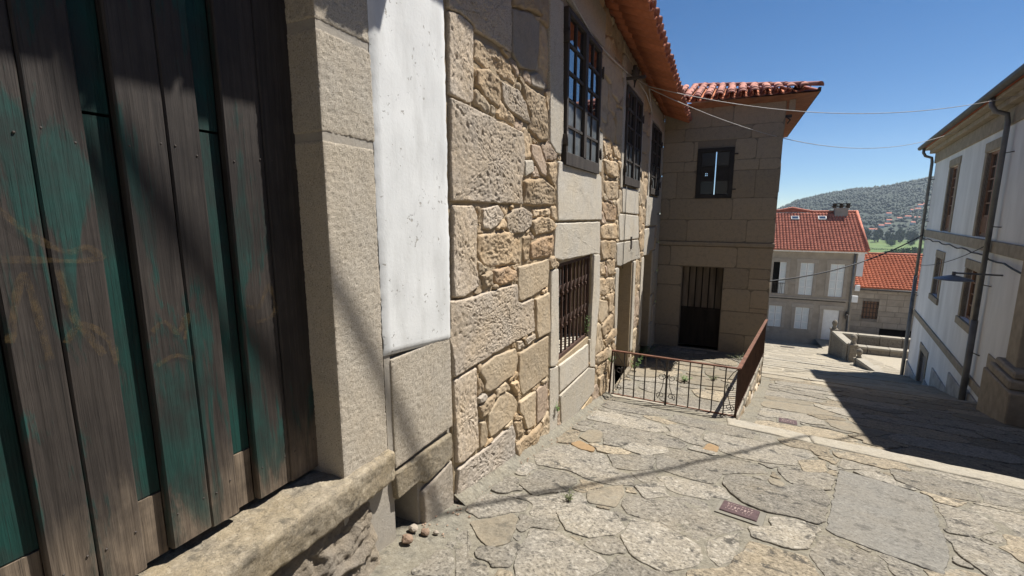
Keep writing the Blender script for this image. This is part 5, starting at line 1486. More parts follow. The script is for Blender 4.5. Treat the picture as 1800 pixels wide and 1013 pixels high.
def shutters(o, open_left=False, rows=4):
    w = empty("shuttered_window"); w.parent = fh
    um = (o[0] + o[1]) / 2
    for k, (a, b) in enumerate(((o[0], um - .01), (um + .01, o[1]))):
        if open_left and k == 0: continue
        m = MB(FF); t = .06
        m.box(a, a + t, o[2], o[3], -.10, -.05); m.box(b - t, b, o[2], o[3], -.10, -.05)
        H = (o[3] - o[2]) / rows
        for r in range(rows + 1): m.box(a + t, b - t, max(o[2], o[2] + r * H - t / 2), min(o[3], o[2] + r * H + t / 2), -.10, -.052)
        m.build("shutter_frame", M['white_wood'], w)
        for r in range(rows):
            m = MB(FF); m.box(a + t, b - t, o[2] + r * H + t / 2, o[2] + (r + 1) * H - t / 2, -.09, -.075); m.build("shutter_panel", M['shutter'], w)
    if open_left:
        m = MB(FF)
        for k in range(7):
            x = o[0] + .05 + k * .10; m.box(x - .012, x + .012, o[2], o[2] + .75, -.06, -.04)
        m.box(o[0], o[1], o[2] + .74, o[2] + .78, -.065, -.035); m.build("balcony_rail", M['iron'], w)
    m = MB(FF); m.quad((o[0] - .1, o[2] - .1, -.52), (o[1] + .1, o[2] - .1, -.52), (o[1] + .1, o[3] + .1, -.52), (o[0] - .1, o[3] + .1, -.52)); m.build("room_behind", M['dark'], w, fix=False)
shutters(fw[0], True); shutters(fw[1]); shutters(fw[2]); shutters(fw[3])
for o in lw: shutters(o, False, 3)
fbox("door", M['white_wood'], fd[0][0], fd[0][1], fd[0][2] - .5, fd[0][3], -.12, -.06)
m = MB(FF)
for (a, b, c, d) in ((.1, .4, .15, .8), (.54, .84, .15, .8), (.1, .4, 1.0, 2.0), (.54, .84, 1.0, 2.0)): m.box(fd[0][0] + a, fd[0][0] + b, fd[0][2] + c, fd[0][2] + d, -.062, -.05)
m.build("door_panels", M['white_wood'], fh)
fbox("string_course", M['farstone2'], -2, 8.02, -6.02, -5.90, -.02, .07)
rb = MB(FF); rb.box(-2, 7.6, -6.09, -6.03, .0, .05); rb.build("cable_run", M['cable'], fh)
fbox("cornice", M['white_wood'], -2, 8.4, -2.62, -2.47, -.02, .38)
fbox("corner_strip", M['white_render'], 7.98, 8.36, -4.2, -2.63, -.3, .04)
rt_ = MB(); rt_.tube([FF(7.83, -2.6, .10), FF(7.83, -6.9, .10)], .06, 8); rt_.build("downpipe", M['zinc'], fh)
rt_ = MB(); rt_.tube([FF(7.83, -6.9, .10), FF(7.83, -9.6, .10)], .065, 8); rt_.build("downpipe", M['gutter'], fh)
fbox("meter_box", M['white_wood'], 7.55 + .35, 8.25, -6.0, -5.55, .0, .16); fbox("meter_box", M['white_wood'], 8.02, 8.3, -5.2, -4.8, .0, .14)
lt = MB(FF); lt.box(7.68, 7.72, -7.1, -6.7, .0, .3); lt.box(7.6, 7.8, -7.15, -6.85, .2, .4, .03); lt.build("wall_lantern", M['iron'], fh)
for (u, v) in ((4.3, -4.85), (4.1, -8.6), (2.9, -8.5)):
    fbox("vent_grille", M['farstone2'], u - .25, u + .25, v - .1, v + .14, -.02, .03)
def corrugated(name, org, along, up, w, L, col, row, mat, parent, amp=.05, rise=.03):
    """Rows of barrel tiles as real relief on one roof slope."""
    along = Vector(along).normalized(); up = Vector(up).normalized(); nrm = along.cross(up)
    if nrm.z < 0: nrm = -nrm
    mb = MB(); nc = int(w / col); nr = int(L / row); seg = 6
    for r in range(nr):
        rows = []
        for (t, dz) in ((r * row - .02, rise), ((r + 1) * row, 0)):
            line = []
            for c in range(nc):
                for s in range(seg):
                    a = c + s / seg
                    h = amp * abs(math.sin(math.pi * a)) ** .8
                    line.append(mb.p(*(Vector(org) + along * (a * col) + up * t + nrm * (h + dz + .008 * noise.noise(Vector((c * 3.1, r * 2.3, 0)))))))
            rows.append(line)
        for k in range(len(rows[0]) - 1): mb.face((rows[0][k], rows[0][k + 1], rows[1][k + 1], rows[1][k]), True)
        # the butt of each course
        lip = []
        for c in range(nc):
            for s in range(seg):
                a = c + s / seg
                lip.append(mb.p(*(Vector(org) + along * (a * col) + up * (r * row - .02) + nrm * (-.02))))
        for k in range(len(lip) - 1): mb.face((lip[k], lip[k + 1], rows[0][k + 1], rows[0][k]))
    return tag(mb.build(name, mat, parent, fix=False), kind="stuff")
upv = Vector((0, 4.5, 2.62)).normalized()
corrugated("roof_tiles", (-2.2, 37.5, -2.48), (1, 0, 0), upv, 10.7, 5.25, .205, .24, M['tile_far'], fh)
m = MB(); m.quad((-2.2, 37.52, -2.52), (8.45, 37.52, -2.52), (8.45, 42, .09), (-2.2, 42, .09)); m.quad((-2.2, 42, .09), (8.45, 42, .09), (8.45, 46.5, -2.52), (-2.2, 46.5, -2.52)); m.build("roof_slope", M['tile_far'], fh, fix=False)
m = MB(); m.tube([(-2.2, 42, .17), (2.8, 42, .17), (3.6, 42, .30), (4.3, 42, .46), (5.0, 42, .30), (5.7, 42, .17), (8.5, 42, .17)], .10, 8); m.build("ridge", M['tile_far'], fh)
m = MB(); m.face([m.p(2.8, 42, .12), m.p(5.7, 42, .12), m.p(4.3, 42, .42)]); m.build("ridge_gable", M['tile_far'], fh, fix=False)
m = MB(); m.tube([(8.44, 37.5, -2.38), (8.44, 42, .2)], .09, 8); m.build("verge", M['tile_far'], fh)
for x in (4.45, 6.2):
    c = Vector((x, 37.5, -2.5)) + upv * 4.25; n_ = Vector((1, 0, 0)).cross(upv)
    SFm = F(c, (1, 0, 0), upv)
    sk = empty("skylight"); sk.parent = fh
    m = MB(SFm); m.box(-.27, .27, -.24, .24, .03, .12); m.build("frame", M['zinc'], sk)
    m = MB(SFm); m.quad((-.2, -.17, .124), (.2, -.17, .124), (.2, .17, .124), (-.2, .17, .124)); m.build("pane", M['glass_far'], sk, fix=False)
ch = empty("chimney"); ch.parent = fh
m = MB(); m.box(7.0, 7.8, 41.4, 42.1, -.2, .45, .01); m.build("stack", M['farstone2'], ch)
m = MB(); m.box(6.85, 7.95, 41.3, 42.2, .55, .62); m.box(6.9, 7.9, 41.35, 42.15, .72, .78)
for x in (6.98, 7.4, 7.82):
    for y in (41.45, 42.05): m.box(x - .06, x + .06, y - .06, y + .06, .45, .73)
m.build("chimney_cap", M['timber'], ch)

# ---------------------------------------------------------------- low house beside it
lh = empty("low_stone_house", (10, 41, -9.4), "low stone house with orange tile roof and barred window beside the town house", "building")
Q = 41 / 37.0
LF = F((0, 41.0, 0), (1, 0, 0), (0, 0, 1))
lo = [(8.36 * Q, 9.22 * Q, -6.91 * Q, -5.72 * Q), (9.42 * Q, 11.6 * Q, -10.4, -7.50 * Q)]
lwall = wall_sheet("wall", LF, 8.3, 15, -10.6, -5.3, lo, .45, M['ashjoint_far'], lh)
zz = -9.9; i = 0
while zz < -5.35:
    h_ = .36 + .06 * (i % 3); x = 8.3 + (i % 2) * -.4
    while x < 13.5:
        l = rng.uniform(.7, 1.3); a, b = max(x, 8.3), min(x + l, 13.6); x += l
        if b - a < .1: continue
        if any(b > o[0] and a < o[1] and zz + h_ > o[2] and zz < o[3] for o in lo):
            o = [o for o in lo if b > o[0] and a < o[1] and zz + h_ > o[2] and zz < o[3]][0]
            if a < o[0] - .1: b = o[0]
            elif b > o[1] + .1: a = o[1]
            else: continue
        fbox("stone_block", M['farstone'], a + .012, b - .012, zz + .012, zz + h_ - .012, -.03, .014, .01, lwall, LF)
    zz += h_; i += 1
bw = empty("barred_window"); bw.parent = lh
fbox("backing", M['brown_wood'], lo[0][0], lo[0][1], lo[0][2], lo[0][3], -.3, -.2, 0, bw, LF)
for k in range(5):
    x = lo[0][0] + (k + .5) * (lo[0][1] - lo[0][0]) / 5; fbox("bar", M['iron'], x - .02, x + .02, lo[0][2], lo[0][3], -.05, -.01, 0, bw, LF)
for k in range(4):
    z = lo[0][2] + (k + .5) * (lo[0][3] - lo[0][2]) / 4; fbox("bar", M['iron'], lo[0][0], lo[0][1], z - .02, z + .02, -.009, .02, 0, bw, LF)
fbox("garage_opening", M['dark'], lo[1][0], lo[1][1], lo[1][2], lo[1][3], -.5, -.44, 0, lh, LF)
upl = Vector((0, 4.3, 2.15)).normalized()
corrugated("roof_tiles", (8.3, 40.7, -5.30), (1, 0, 0), upl, 7.2, 4.8, .225, .26, M['tile_far2'], lh)
m = MB(); m.quad((8.3, 40.72, -5.34), (15.5, 40.72, -5.34), (15.5, 45, -3.22), (8.3, 45, -3.22)); m.quad((8.3, 45, -3.22), (15.5, 45, -3.22), (15.5, 49.5, -5.4), (8.3, 49.5, -5.4)); m.build("roof_slope", M['tile_far2'], lh, fix=False)
m = MB(); m.tube([(8.3, 45, -3.12), (15.5, 45, -3.12)], .11, 8); m.build("ridge", M['tile_far'], lh)
m = MB(); m.tube([(8.2, 40.6, -5.42), (15.5, 40.6, -5.42)], .07, 8); m.build("gutter", M['gutter'], lh)
m = MB(); m.tube([(8.35, 40.75, -5.42), (8.35, 40.85, -5.8), (8.35, 40.85, -9.6)], .08, 8); m.build("downpipe", M['gutter'], lh)
m = MB(); m.box(9.1, 9.75, 45.2, 45.8, -3.6, -2.9); m.build("chimney_stack", M['trim'], lh)
m = MB(); c_ = [m.p(*q) for q in ((9.0, 45.1, -2.9), (9.85, 45.1, -2.9), (9.85, 45.9, -2.9), (9.0, 45.9, -2.9))]; t_ = m.p(9.42, 45.5, -2.6)
for k in range(4): m.face((c_[k], c_[(k + 1) % 4], t_))
m.build("chimney_cap", M['zinc'], lh)

# ---------------------------------------------------------------- sunken court with parapets
court = tag(empty("court"), kind="structure")
m = MB(); m.quad((6.3, 24.6, -8.6), (16, 24.6, -8.6), (16, 41, -8.9), (6.0, 41, -8.9)); m.build("court_paving", M['slab2'], court)
packed = pack(6.8, 11.5, 26.5, 38, lambda U, V: U < 6.7, [(.6, 200), (.35, 300)], asp=1.3, gap=.03, res=.06)
for i, P in enumerate(packed[:90]):
    stone("paving_slab", lambda u, v, n: Vector((u, v, -8.6 - .018 * (v - 24.6) + n)), P, M['slab2'], court, proud=.012, depth=.02, bevel=.01, rough=.004, step=.15, nmax=14, seed=i)
def parapet(name, label, A, B, h0, h1, th, zb0, cope=True, n=4):
    e = empty(name, A, label, "parapet wall")
    a, b = Vector(A), Vector(B); d = (b - a).normalized(); nn = Vector((-d.y, d.x, 0)) * th / 2
    for i in range(n):
        p, q = a.lerp(b, i / n + .002), a.lerp(b, (i + 1) / n - .002)
        ha, hb = h0 + (h1 - h0) * i / n, h0 + (h1 - h0) * (i + 1) / n
        m = MB()
        lo_ = [m.p(*(v + s)) for v, s in ((Vector((p.x, p.y, zb0)), -nn), (Vector((q.x, q.y, zb0)), -nn), (Vector((q.x, q.y, zb0)), nn), (Vector((p.x, p.y, zb0)), nn))]
        hi_ = [m.p(v.x + s.x, v.y + s.y, z) for v, s, z in ((p, -nn, ha), (q, -nn, hb), (q, nn, hb), (p, nn, ha))]
        for k in range(4): m.face((lo_[k], lo_[(k + 1) % 4], hi_[(k + 1) % 4], hi_[k]))
        m.face(hi_); m.build("wall_block", M['parapet'], e)
        m = MB(); o = nn * 1.18
        l2 = [m.p(v.x + s.x, v.y + s.y, z + .003) for v, s, z in ((p, -o, ha), (q, -o, hb), (q, o, hb), (p, o, ha))]
        h2 = [m.p(v.x + s.x * .95, v.y + s.y * .95, z + .12) for v, s, z in ((p, -o, ha), (q, -o, hb), (q, o, hb), (p, o, ha))]
        for k in range(4): m.face((l2[k], l2[(k + 1) % 4], h2[(k + 1) % 4], h2[k]))
        m.face(h2); m.face(l2[::-1]); m.build("coping_stone", M['kerb'], e)
    return e
def gatepost(label, x, y, z0, z1, w=.32):
    e = empty("stone_post", (x, y, z0), label, "post", "stone posts of the court parapet")
    m = MB(); m.box(x - w / 2, x + w / 2, y - w / 2, y + w / 2, z0, z1, .02); m.build("shaft", M['parapet'], e)
    m = MB(); m.box(x - w * .62, x + w * .62, y - w * .62, y + w * .62, z1 + .002, z1 + .1, .02); m.build("cap", M['parapet'], e)
    m = MB()
    prof = [(.10, .1), (.13, .18), (.08, .25), (.12, .34), (.15, .44), (.11, .56), (.02, .62)]
    rings = [[m.p(x + r * math.cos(k * math.pi / 4), y + r * math.sin(k * math.pi / 4), z1 + z) for k in range(8)] for r, z in prof]
    for a, b in zip(rings, rings[1:]):
        for k in range(8): m.face((a[k], a[(k + 1) % 8], b[(k + 1) % 8], b[k]), True)
    m.face(rings[-1]); m.build("finial", M['parapet'], e)
    return e
parapet("court_parapet", "tall lichened stone parapet along the street before the town house door", (5.98, 31.4, 0), (6.25, 28.9, 0), -6.85, -6.95, .34, -9.6)
gatepost("lichened stone post with finial nearest the town house", 5.95, 31.65, -9.0, -6.75)
gatepost("lichened stone post where the tall parapet ends at the court entrance", 6.28, 28.65, -9.0, -6.85)
gatepost("lichened stone post across the entrance, starting the stepped parapet", 6.28, 27.3, -8.8, -7.25)
parapet("stepped_parapet", "low stone parapet stepping down beside the street from the court entrance", (6.30, 27.1, 0), (6.55, 24.6, 0), -7.2, -7.1, .32, -9.6)
parapet("stepped_parapet", "outer low parapet between the court and the white house corner", (7.0, 27.6, 0), (7.35, 24.8, 0), -7.6, -7.8, .34, -9.6)
parapet("court_parapet", "long stone parapet across the back of the court", (7.0, 36.3, 0), (15, 36.1, 0), -7.95, -7.95, .4, -10.2, n=7)
parapet("court_bench_wall", "lower stone ledge wall inside the back of the court", (7.2, 34.7, 0), (15, 34.5, 0), -8.35, -8.35, .5, -10.0, n=7)

# ---------------------------------------------------------------- unseen houses added uphill to shade the street and cut fill light
for (nm, lab, x0, x1, y0, y1, zt_, zg_) in (("added_row_house", "plain rendered house added out of view uphill of the white house to shade the street", 5.7, 13, -4.5, 9.0, 2.9, -3.6), ("added_row_house", "plain rendered house added out of view behind the camera to block low sky light", -1.2, 9, -16, -8.5, 4.2, -.6)):
    h_ = empty(nm, (x0, y0, zg_), lab, "building")
    HF = F((x0, 0, 0), (0, -1, 0), (0, 0, 1)) if nm == "added_row_house" and y1 > 0 else F((0, y1, 0), (-1, 0, 0), (0, 0, 1))
    lo_, hi_ = (-y1, -y0) if y1 > 0 else (-x1, -x0)
    os_ = []
    u = lo_ + 1.2
    while u < hi_ - 1.6:
        os_ += [(u, u + 1.0, .2, 1.9), (u, u + 1.0, -2.3 if y1 > 0 else .21, -.7 if y1 > 0 else .22)]; u += 2.9
    os_ = [o for o in os_ if o[3] - o[2] > .5]
    wall_sheet("wall", HF, lo_, hi_, zg_ - 1.5, zt_, os_, .4, M['row_render'], h_)
    for o in os_:
        m = MB(HF); m.box(o[0] - .15, o[1] + .15, o[2] - .15, o[2] - .003, -.05, .05); m.build("window_sill", M['trim'], h_)
        m = MB(HF); m.box(o[0], o[1], o[2], o[3], -.2, -.15); m.build("window", M['brown_wood'], h_)
        m = MB(HF); m.quad((o[0] + .08, o[2] + .08, -.148), (o[1] - .08, o[2] + .08, -.148), (o[1] - .08, o[3] - .08, -.148), (o[0] + .08, o[3] - .08, -.148)); m.build("pane", M['glass_far'], h_, fix=False)
    m = MB()
    xm, ym = (x0 + x1) / 2, (y0 + y1) / 2
    for a_, b_ in (((x0 - .3, y0 - .2), (x0 - .3, y1 + .2)), ((x1 + .3, y0 - .2), (x1 + .3, y1 + .2))):
        m.quad((a_[0], a_[1], zt_), (b_[0], b_[1], zt_), (xm, b_[1], zt_ + 1.4), (xm, a_[1], zt_ + 1.4))
    m.quad((x0 - .3, y0, zt_ - .02), (x1 + .3, y0, zt_ - .02), (x1 + .3, y1, zt_ - .02), (x0 - .3, y1, zt_ - .02))
    m.build("roof", M['tile_far'], h_, fix=False)
    m = MB(); m.box(x0 + .42, x1, y0, y1 - .42, zg_ - 1.5, zt_ - .05); m.build("core", M['row_render'], h_)
# ---------------------------------------------------------------- valley, hill, trees
def ridge(x):
    pts = [(-900, -20), (-200, -5), (154, 10), (216, 45), (285, 64), (384, 82), (480, 90), (540, 103), (598, 117), (900, 190), (1500, 215), (2600, 150)]
    for (a, za), (b, zb_) in zip(pts, pts[1:]):
        if x <= b: return za + (zb_ - za) * max(0, (x - a)) / (b - a)
    return pts[-1][1]
def terrain(x, y):
    if y < 45: z = -11.2 - max(0, (y - 30)) * .05
    elif y < 300: z = -12 - 37 * ((y - 45) / 255) ** .8
    elif y < 1080: z = -49 - (y - 300) * .0015
    elif y < 2000:
        t = (y - 1080) / 920; s = t * t * (3 - 2 * t) * .45 + t * .55
        z = -50 + (ridge(x * (2000 / y) ** .6) + 50) * s
        z += 9 * noise.noise(Vector((x * .006, y * .006, 0))) * min(1, t * 3) + 3 * noise.noise(Vector((x * .03, y * .03, 1))) * min(1, t * 3)
    else:
        z = ridge(x) - (y - 2000) * .12
    return z
valley = tag(empty("valley"), kind="structure")
mb = MB()
ys = [41.5, 60, 90, 130, 180, 240, 300, 400, 500, 600, 700, 800, 900, 1000] + [1080 + i * 20 for i in range(47)] + [2060, 2200, 2600]
xs_ = [-1500, -1000, -700, -500, -300, -150] + [-60 + i * 20 for i in range(55)] + [1100, 1300, 1600, 2000, 2600]
rows = [[mb.p(x, y, terrain(x, y)) for x in xs_] for y in ys]
NV = 16
for a, b in zip(rows[:NV], rows[1:NV]):
    for k in range(len(xs_) - 1): mb.face((a[k], a[k + 1], b[k + 1], b[k]), True)
mb.build("valley_floor", M['field'], valley, fix=False)
mb = MB()
rows = [[mb.p(x, y, terrain(x, y)) for x in xs_] for y in ys[NV - 1:]]
for a, b in zip(rows, rows[1:]):
    for k in range(len(xs_) - 1): mb.face((a[k], a[k + 1], b[k + 1], b[k]), True)
mb.build("hillside", M['hill'], valley, fix=False)
mb = MB()
mb.quad((-60, -60, -12.2), (80, -60, -12.2), (80, 46, -12.2), (-60, 46, -12.2)); mb.build("town_ground", M['pm'], valley)

def crown(mb, c, rx, rz, n, leaf, rg):
    """Leaf-sized faces in clumps through the crown's volume."""
    clumps = []
    for _ in range(max(6, n // 45)):
        while True:
            p = Vector((rg.uniform(-1, 1), rg.uniform(-1, 1), rg.uniform(-1, 1)))
            if p.length < 1: break
        clumps.append(Vector((p.x * rx * .8, p.y * rx * .8, p.z * rz * .8)))
    for _ in range(n):
        q = rg.choice(clumps) + Vector((rg.gauss(0, rx * .17), rg.gauss(0, rx * .17), rg.gauss(0, rz * .15)))
        d = Vector((rg.uniform(-1, 1), rg.uniform(-1, 1), rg.uniform(-.6, .9))).normalized(); e = d.orthogonal().normalized() * leaf * rg.uniform(.6, 1.2)
        f = d.cross(e).normalized() * leaf * rg.uniform(.6, 1.2)
        p = Vector(c) + q
        mb.face([mb.p(*(p - e - f)), mb.p(*(p + e - f * .6)), mb.p(*(p + e * .7 + f)), mb.p(*(p - e * .8 + f))])
def tree_meshes(seed, h, w, n, leaf, mat):
    rg = random.Random(seed)
    t = MB(); t.tube([(0, 0, 0), (.02 * h, 0, h * .25), (0, .02 * h, h * .55), (0, 0, h * .8)], [h * .035, h * .028, h * .018, h * .006], 7)
    for k in range(6):
        a = k * 1.05 + rg.random(); t.tube([(0, 0, h * (.25 + .06 * k)), (math.cos(a) * w * .3, math.sin(a) * w * .3, h * (.42 + .06 * k))], [h * .014, h * .005], 5)
    to = t.build("trunk", M['bark']); 
    c = MB(); crown(c, (0, 0, h * .58), w * .5, h * .44, n, leaf, rg); co = c.build("crown", mat, fix=False)
    return to, co
def put_tree(pair, x, y, z, s, rz, label, group, first):
    e = empty("tree", (x, y, z), label, "tree", group)
    e.location = (x, y, z); e.scale = (s, s, s); e.rotation_euler = (0, 0, rz)
    for o in pair:
        q = o if first else o.copy()
        if not first: COL.objects.link(q)
        q.parent = e
    return e
round_pair = tree_meshes(1, 13, 15, 1500, .55, M['foliage'])
slim_pair = tree_meshes(2, 20, 10, 1100, .6, M['foliage_dk'])
spots = [(100, 500, 1.15), (128, 560, .95), (150, 590, 1.1), (163, 600, 1.25), (118, 470, .8), (205, 700, .9), (230, 900, .9), (262, 930, .8)]
for i, (x, y, s) in enumerate(spots):
    lab = ["round leafy tree standing in the green field behind the low house roof", "round leafy tree on the valley floor along the field edge"][0 if i in (2, 3) else 1]
    put_tree(round_pair, x, y, terrain(x, y) - .3, s, i * 1.3, lab, "round trees in the valley fields", i == 0)
rg = random.Random(4)
for i in range(46):
    x = 170 + i * 5.6 + rg.uniform(-2, 2); y = 1010 + rg.uniform(-18, 18) + (i % 3) * 25
    put_tree(slim_pair, x, y, terrain(x, y) - .4, rg.uniform(.85, 1.35), rg.uniform(0, 6), "tall dark tree in the row closing the valley fields", "row of tall trees at the end of the fields", i == 0)
for i in range(26):
    x = 60 + i * 3.6; y = 690 + rg.uniform(-25, 25) + i * 3
    put_tree(slim_pair, x, y, terrain(x, y) - .4, rg.uniform(.8, 1.15), rg.uniform(0, 6), "dark broadleaf tree in the grove beside the green fields", "grove beside the fields", False)
# hedge between two fields
mb = MB()
for i in range(1500):
    t = rg.random(); x = 165 + t * 160; y = 800 + rg.gauss(0, 2); z = terrain(x, y) + abs(rg.gauss(0, 1.0))
    a = rg.uniform(0, 6.3); s = rg.uniform(.5, 1.0)
    mb.face([mb.p(x, y, z), mb.p(x + s * math.cos(a), y + s * math.sin(a), z + .2), mb.p(x + s * .6 * math.cos(a), y + s * math.sin(a), z + s)])
tag(mb.build("hedge", M['foliage_dk'], None, fix=False), "dark hedge crossing the green field in the valley", "hedge", kind="stuff")
# wooded hillside: a wood that reads as one mass
mb = MB()
octa = [(1, 0, .35), (.3, .95, .3), (-.8, .6, .4), (-.8, -.6, .3), (.3, -.95, .4)]
cnt = 0
while cnt < 9000:
    y = 1090 + 960 * rg.random() ** 1.15; x = rg.uniform(-150, 900) * y / 2000 + 40
    n_ = noise.noise(Vector((x * .009, y * .009, 4)))
    if y < 1560 and n_ < .05 and rg.random() < .85: continue
    z = terrain(x, y) - 1; r = rg.uniform(3.2, 6.5); h_ = rg.uniform(6, 13) * (1.0 if y > 1500 else .8)
    a0 = rg.uniform(0, 6.3); ca, sa = math.cos(a0), math.sin(a0)
    b_ = [mb.p(x + r * (ca * u - sa * v), y + r * (sa * u + ca * v), z + h_ * w_) for u, v, w_ in octa]
    t_ = mb.p(x + rg.uniform(-1, 1), y, z + h_); f_ = mb.p(x, y, z)
    for k in range(5):
        mb.face((b_[k], b_[(k + 1) % 5], t_), True); mb.face((b_[(k + 1) % 5], b_[k], f_), True)
    cnt += 1
tag(mb.build("wooded_hillside", M['forest'], None, fix=False), "dark wood covering the hillside across the valley", "forest", kind="stuff")
# houses of the village on the slope
vh = [(330, 1330), (352, 1345), (371, 1360), (395, 1420), (410, 1440), (345, 1400), (318, 1290), (300, 1260), (365, 1300), (425, 1480), (440, 1500), (385, 1350), (455, 1430), (470, 1440), (404, 1230), (416, 1232), (428, 1235), (270, 1200), (280, 1205), (500, 1530)]
for i, (x, y) in enumerate(vh):
    z = terrain(x, y) - .5; w_, d_, h_ = rg.uniform(7, 11), 7, rg.uniform(4.5, 6)
    big = i in (14, 15, 16)
    if big: w_ = 13
    e = empty("village_house", (x, y, z), "long low red-roofed building at the foot of the wooded hill" if big else "small pale house with red roof on the wooded hillside", "house", "long buildings under the hill" if big else "village houses on the hillside")
    m = MB(); m.box(x - w_ / 2, x + w_ / 2, y - d_ / 2, y + d_ / 2, z, z + h_); m.build("wall", M['white_render'] if not big else M['trim'], e)
    m = MB()
    for sgn in (-1, 1):
        m.quad((x - w_ / 2 - .4, y + sgn * (d_ / 2 + .5), z + h_), (x + w_ / 2 + .4, y + sgn * (d_ / 2 + .5), z + h_), (x + w_ / 2 + .4, y, z + h_ + 2.6), (x - w_ / 2 - .4, y, z + h_ + 2.6))
    m.build("roof", M['tile_far'], e, fix=False)
    m = MB()
    for k in range(3): m.box(x - w_ / 2 + 1.5 + k * w_ / 3.4, x - w_ / 2 + 3 + k * w_ / 3.4, y - d_ / 2 - .1, y - d_ / 2 + .05, z + 1.5, z + 3.6)
    m.build("window", M['glass_far'], e)

# ---------------------------------------------------------------- overhead wires
def wire(name, label, pts, r, mat, sag=0.0, n=24):
    m = MB(); P = [Vector(p) for p in pts]; Q = []
    if len(P) == 2:
        for i in range(n + 1):
            t = i / n; q = P[0].lerp(P[1], t); q.z -= sag * 4 * t * (1 - t); Q.append(q)
    else: Q = P
    m.tube(Q, r, 6)
    return tag(m.build(name, mat), label, "cable")
wire("overhead_wire", "pale wire crossing the street from the stone house wall to the white house eave", [(-1.5, 8.89, 2.27), (5.42, 14.0, 2.52)], .007, M['wire'], .42)
wire("overhead_wire", "slack wire hanging from the stone house across to the white house frieze", [(-1.5, 8.95, 2.25), (6.35, 19.4, 2.62)], .007, M['wire'], .80)
wire("overhead_cable", "black cable slung from the white house string course towards the tower side", [(7.2, 24.3, -.85), (.95, 15.2, -1.98)], .022, M['cable'], .35)
wire("service_wire", "thin wires from the white house wall out over the street", [(5.7, 15.2, -.8), (7.1, 23.8, -2.05)], .010, M['cable'], .15)
# heavy cable high over the street (above the view); its shadow crosses the gate and the paving
dv = Vector((.528, .849, 0)); nn = Vector((-.849, .528, 0))
pts = []
for i in range(41):
    s_ = -6.5 + i * .45
    bow = float(np.mean([np.interp(s_ + d_, [-6.5, -3.7, -3.2, -2.3, -1.5, -.6, 0, 1, 2.5, 4.5, 6.3, 12], [-.5, -.22, -.16, 0, .1, .18, .12, .04, .02, .02, -.1, -.3]) for d_ in (-.5, -.25, 0, .25, .5)]))
    q = Vector((2.05, 6.18, 5.3)) + dv * s_ + nn * bow
    pts.append(q)
wire("street_cable", "heavy black cable strung high across the street between the houses", pts, .024, M['cable'])
for (p, zb_, lab) in ((pts[0], 3.2, "iron roof mast carrying the street cable on the gate building"), (pts[-1], 3.0, "iron roof mast carrying the street cable on the white house")):
    mst = empty("roof_mast", (p.x, p.y, zb_), lab, "mast")
    m = MB(); m.tube([(p.x, p.y, zb_ - .8), (p.x, p.y, 5.55)], .03, 8); m.build("pole", M['zinc'], mst)
    m = MB(); m.box(p.x - .18, p.x + .18, p.y - .02, p.y + .02, 5.28, 5.33); m.build("crossarm", M['zinc'], mst)
# wires and fittings on the stone house wall
m = MB(); m.tube([(-1.565, 4.4, 2.12), (-1.565, 5.54, 1.99), (-1.565, 6.6, 2.05), (-1.565, 7.44, 2.12), (-1.54, 8.2, 2.2), (-1.5, 8.9, 2.28)], .008, 5); 
tag(m.build("wall_wire", M['wire']), "thin wire running along the stone house wall under the eave", "cable")
m = MB(); m.tube([(-1.56, 8.3, 2.2), (-1.50, 8.7, 2.1), (-1.46, 9.05, 1.92), (-1.48, 9.3, 1.85), (-1.50, 9.15, 2.1), (-1.50, 8.95, 2.26)], .010, 5); tag(m.build("wire_loop", M['wire']), "loop of slack white wire hanging beside the second casement", "cable")
m = MB(); m.tube([(-1.57, 7.66, .46), (-1.572, 7.64, -.3), (-1.572, 7.62, -.9)], .006, 5); tag(m.build("wall_wire", M['cable']), "thin dark wire dropping down the wall between casement and doorway", "cable")
br = empty("wire_bracket", (-1.58, 7.5, 2.0), "black iron wire bracket above the second casement window", "bracket")
m = MB(); m.box(-1.60, -1.30, 7.40, 7.44, 2.02, 2.06); m.build("arm", M['iron'], br)
for y in (7.5, 7.62, 7.74):
    m = MB(); m.tube([(-1.52, y, 2.1), (-1.48, y, 2.16), (-1.48, y, 2.24)], .03, 8); m.build("insulator", M['iron'], br)
m = MB(); m.tube([(-1.53, 7.55, 2.2), (-1.50, 7.62, 2.02), (-1.52, 7.70, 1.98), (-1.5, 7.78, 2.18)], .012, 5); m.build("wire_coil", M['cable'], br)
hn = MB(WF); hn.box(8.28, 8.33, -.62, -.40, .01, .03); tag(hn.build("number_plate", M['iron']), "small dark upright plate on the lintel of the doorway", "plate")

# ---------------------------------------------------------------- small things on the ground
def plaque(name, label, c, ex, ey, w, h, rowsn):
    e = empty(name, tuple(c), label, "plaque")
    PF = F(c, ex, ey)
    m = MB(PF); m.box(-w / 2, w / 2, -h / 2, h / 2, -.02, .012, .004); m.build("plate", M['plaque'], e)
    m = MB(PF); m.box(-w / 2 - .025, w / 2 + .04, -h / 2 - .045, h / 2 + .02, -.03, .002); m.build("mortar_bed", M['concrete'], e)
    for j in range(rowsn):
        v = h * (.26 - .26 * j)
        nL = (9, 8, 8)[j % 3]; hw = h * (.055 if j != 1 else .11)
        x = -w * (.36 if j != 1 else .33); m = MB(PF)
        for k in range(nL):
            ww = rng.uniform(.5, .8) * (w * .68 / nL)
            if not (k == 4 and j != 1):
                m.box(x, x + ww * .28, v - hw, v + hw, .0122, .0145); m.box(x + ww * .3, x + ww, v + hw * rng.choice((-.9, .3, .6)), v + hw, .0122, .0145)
            x += w * .72 / nL
        m.build("lettering", M['letter'], e)
gslope = Vector((0, 1, -.195)).normalized()
